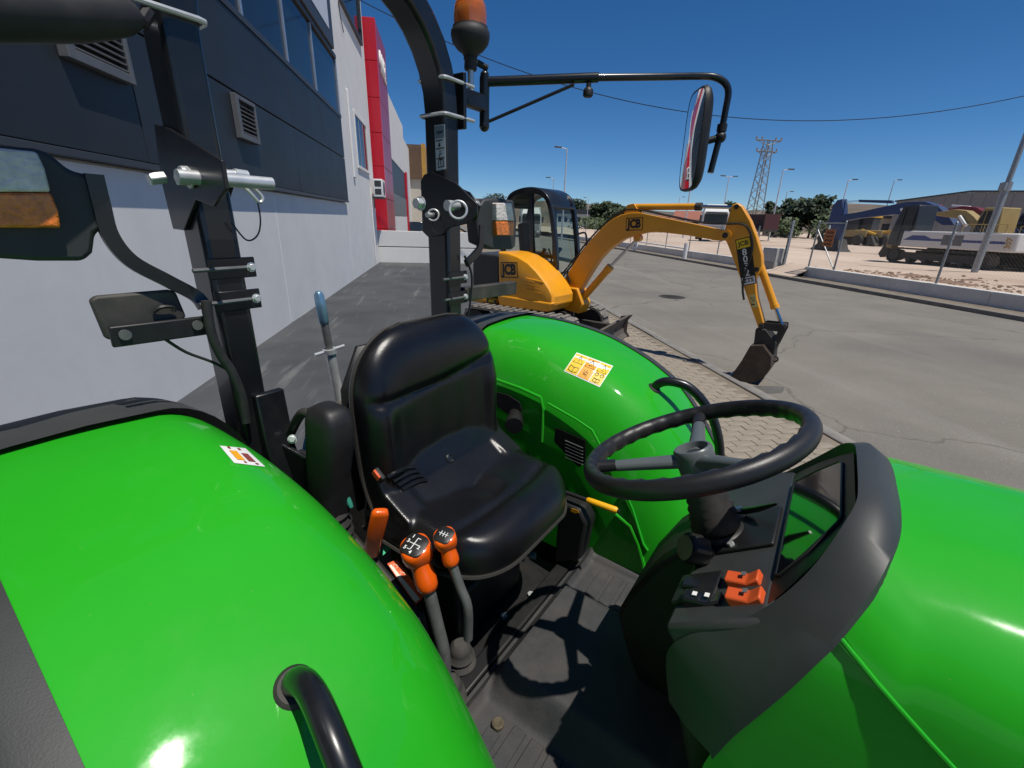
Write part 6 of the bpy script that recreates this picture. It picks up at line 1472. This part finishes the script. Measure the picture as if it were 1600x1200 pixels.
m = TB(); m.tube(catmull([lp(752, 352, x=-.10), lp(750, 385, x=-.10), lp(742, 398, x=-.10), lp(728, 412, x=-.10)], 5), 0, rect=(.026, .012), up=(1, 0, 0)); m.build('lamp_arm', BLACKP, hF, smooth=50)
# clamp plates with bolts on both posts, lower bracket arm
for s, zc in ((-1, (1.735, 1.665)), (1, (1.655, 1.585))):
    for z in zc:
        m = TB(); m.bx(PX1, PX1+.004, s*PYC-PW/2-.004, s*PYC+PW/2+.022, z-.022, z+.022); cpl = m.build('clamp_plate', BLACKP, tk, bevel=.006)
        hexbolt((PX1+.004, s*PYC+PW/2+.012, z), (1, 0, 0), .0085, .008, cpl)
        m = TB(); m.cyl((PX1+.008, s*PYC-PW/2-.034, z), (PX1+.008, s*PYC+PW/2, z), .0045, n=8); m.build('clamp_rod', STEELD, cpl)
m = TB(); m.tube([lp(722, 460, x=-.09), lp(802, 449, x=-.09)], 0, rect=(.036, .05), up=(0, 0, 1)); m.build('bracket_arm', mat('weathered_black', (.035, .032, .028), .6, var=.3, dust=.25), tk, bevel=.003)
m = TB(); a0 = lp(172, 527, x=-.085); a1 = lp(322, 508, x=-.085); m.tube([a0, a1], 0, rect=(.040, .012), up=(1, 0, 0)); ba_ = m.build('work_lamp_bracket', BLACKM, tk, bevel=.003)
for px, py in ((195, 523), (308, 508)):
    m = TB(); c = lp(px, py, x=-.077); m.cyl(c, c+Vector((.004, 0, 0)), .010, n=16); m.build('bracket_bolt', STEELD, ba_)
m = TB(); m.prism([lp(x, y, x=-.11) for x, y in ((141, 470), (150, 463), (268, 453), (276, 457), (292, 495), (280, 505), (178, 532), (166, 530))], (-.018, 0, 0)); m.build('number_plate_holder', mat('dusty_dark_plate', (.05, .047, .042), .6, var=.25, dust=.2), ba_, bevel=.006, seg=3)
m = TB(); m.tube(catmull([lp(240, 488, x=-.105), lp(252, 480, x=-.10), lp(270, 480, x=-.10), lp(272, 487, x=-.10)], 4), .004, 6); m.tube(catmull([lp(258, 530, x=-.09), lp(290, 550, x=-.09), lp(330, 565, x=-.08), lp(360, 580, x=-.07)], 4), .0035, 6); m.build('lamp_wire', BLACKM, ba_)
m = TB(); m.tube(catmull([lp(322, 470, x=-.06), lp(330, 520, x=-.06), lp(345, 555, x=-.062), lp(362, 580, x=-.06), lp(378, 620, x=-.06), lp(385, 660, x=-.06)], 5), .010, 10); m.build('corrugated_hose', RUBBER, tk)
m = TB(); m.tube(catmull([lp(726, 400, x=-.06), lp(737, 430, x=-.06), lp(735, 470, x=-.06), lp(730, 500, x=-.06)], 5), .004, 6); m.build('lamp_wire', BLACKM, tk)
# near post foot gusset
m = TB(); m.prism([(PX1, -.365, 1.44), (PX1+.02, -.365, 1.44), (PX1+.03, -.365, 1.30), (PX1+.06, -.365, 1.22), (PX1+.06, -.365, 1.1), (PX1, -.365, 1.1)], (0, .07, 0)); m.build('post_gusset', BLACKP, tk, bevel=.004)
m = TB(); m.bx(-.18, .08, -.33, -.318, .95, 1.30); mp_ = m.build('mounting_plate', BLACKP, tk, bevel=.004)
for px, py in ((457, 686), (463, 718)): hexbolt(lp(px, py, y=-.316), (.6, -.5, .3), .009, .008, mp_)
# dark work lamp near the picture's top left corner
m = TB(); a = lp(60, -10, x=-.02); b_ = lp(218, 22, x=-.06)
ax_ = (lp(-80, 5, x=-.02)-lp(215, 25, x=-.06)).normalized(); c0 = lp(212, 25, x=-.055)
m.lathe([(.018, 0), (.028, .02), (.034, .05), (.04, .10), (.042, .2), (.042, .34), (.03, .36)], c0, ax_, 24); wlp = m.build('folded_work_lamp', RUBBER, tk, smooth=40)
m = TB(); m.tube([lp(205, 20, x=-.05), lp(222, 35, x=-.06), lp(232, 20, x=-.075)], .011, 8); m.build('lamp_knuckle', BLACKM, wlp)
# ---- stowed top link behind the seat
tA = lp(532, 632, x=-.33); tB = lp(497, 455, x=-.33); ax = (tB-tA).normalized(); TL = (tB-tA).length
m = TB(); m.lathe([(.017, -.30), (.017, TL*.50)], tA, ax, 18); tlk = m.build('top_link', ZINC, tk, smooth=50)
m = TB(); m.lathe([(.0125, TL*.50), (.0125, TL*.76)], tA, ax, 14); m.build('link_thread', STEELD, tlk)
m = TB(); m.lathe([(.016, TL*.74), (.018, TL*.76), (.019, TL*.88), (.017, TL*.97), (.010, TL*1.0)], tA, ax, 6); m.build('link_end', STEELB, tlk, smooth=30, bevel=.003)
m = TB(); c = tA+ax*TL*.50; m.cyl(c+Vector((-.01, -.05, -.005)), c+Vector((.01, .05, .01)), .0055, n=8); m.lathe([(.022, TL*.48), (.022, TL*.52)], tA, ax, 18); m.build('link_handle', ZINC, tlk)
m = TB(); m.box(lp(557, 618, x=-.28), (.12, .14, .012), Matrix.Rotation(.5, 3, 'X')); m.build('hitch_bracket', RUSTY, tk, bevel=.003)
m = TB(); m.bx(-.55, -.25, -.22, .22, .55, 1.0); m.build('hitch_housing', BLACKM, tk, bevel=.03)
# hoses with coloured caps
m = TB(); m.tube(catmull([(-.05, -.30, 1.32), (.03, -.30, 1.40), (.10, -.29, 1.38)], 6), .012, 10); m.build('hydraulic_hose', RUBBER, tk)
m = TB(); m.tube([lp(483, 676, y=-.30), lp(480, 690, y=-.30), lp(478, 700, y=-.30)], .008, 8); m.build('coupler_cap', mat('cap_blue', (.03, .12, .5), .4), tk)
m = TB(); m.tube([lp(484, 672, y=-.30), lp(485, 678, y=-.30)], .009, 8); m.build('coupler_cap', mat('cap_red', (.6, .05, .04), .4), tk)
# ---- wheels, axles, engine block
for s in (-1, 1):
    wheel(tk, (0, s*.63, .62-ZT), (0, s, 0), .60, .34, mat('rim_grey', (.45, .45, .43), .4), 'rear_wheel', 40)
    wheel(tk, (1.78, s*.60, .40-ZT), (0, s, 0), .38, .24, MATS['rim_grey'], 'front_wheel', 30)
m = TB(); m.cyl((0, -.5, .62), (0, .5, .62), .09, n=16); m.build('axle', BLACKM, tk)
m = TB(); m.cyl((1.78, -.5, .42), (1.78, .5, .42), .06, n=14); m.build('axle', BLACKM, tk)
m = TB(); m.bx(-.35, 1.098, -.2, .2, .42, .66); m.build('gearbox', BLACKM, tk, bevel=.02)
m = TB(); m.bx(1.1, 2.2, -.2, .2, .45, .8); m.build('engine_block', BLACKM, tk, bevel=.02)
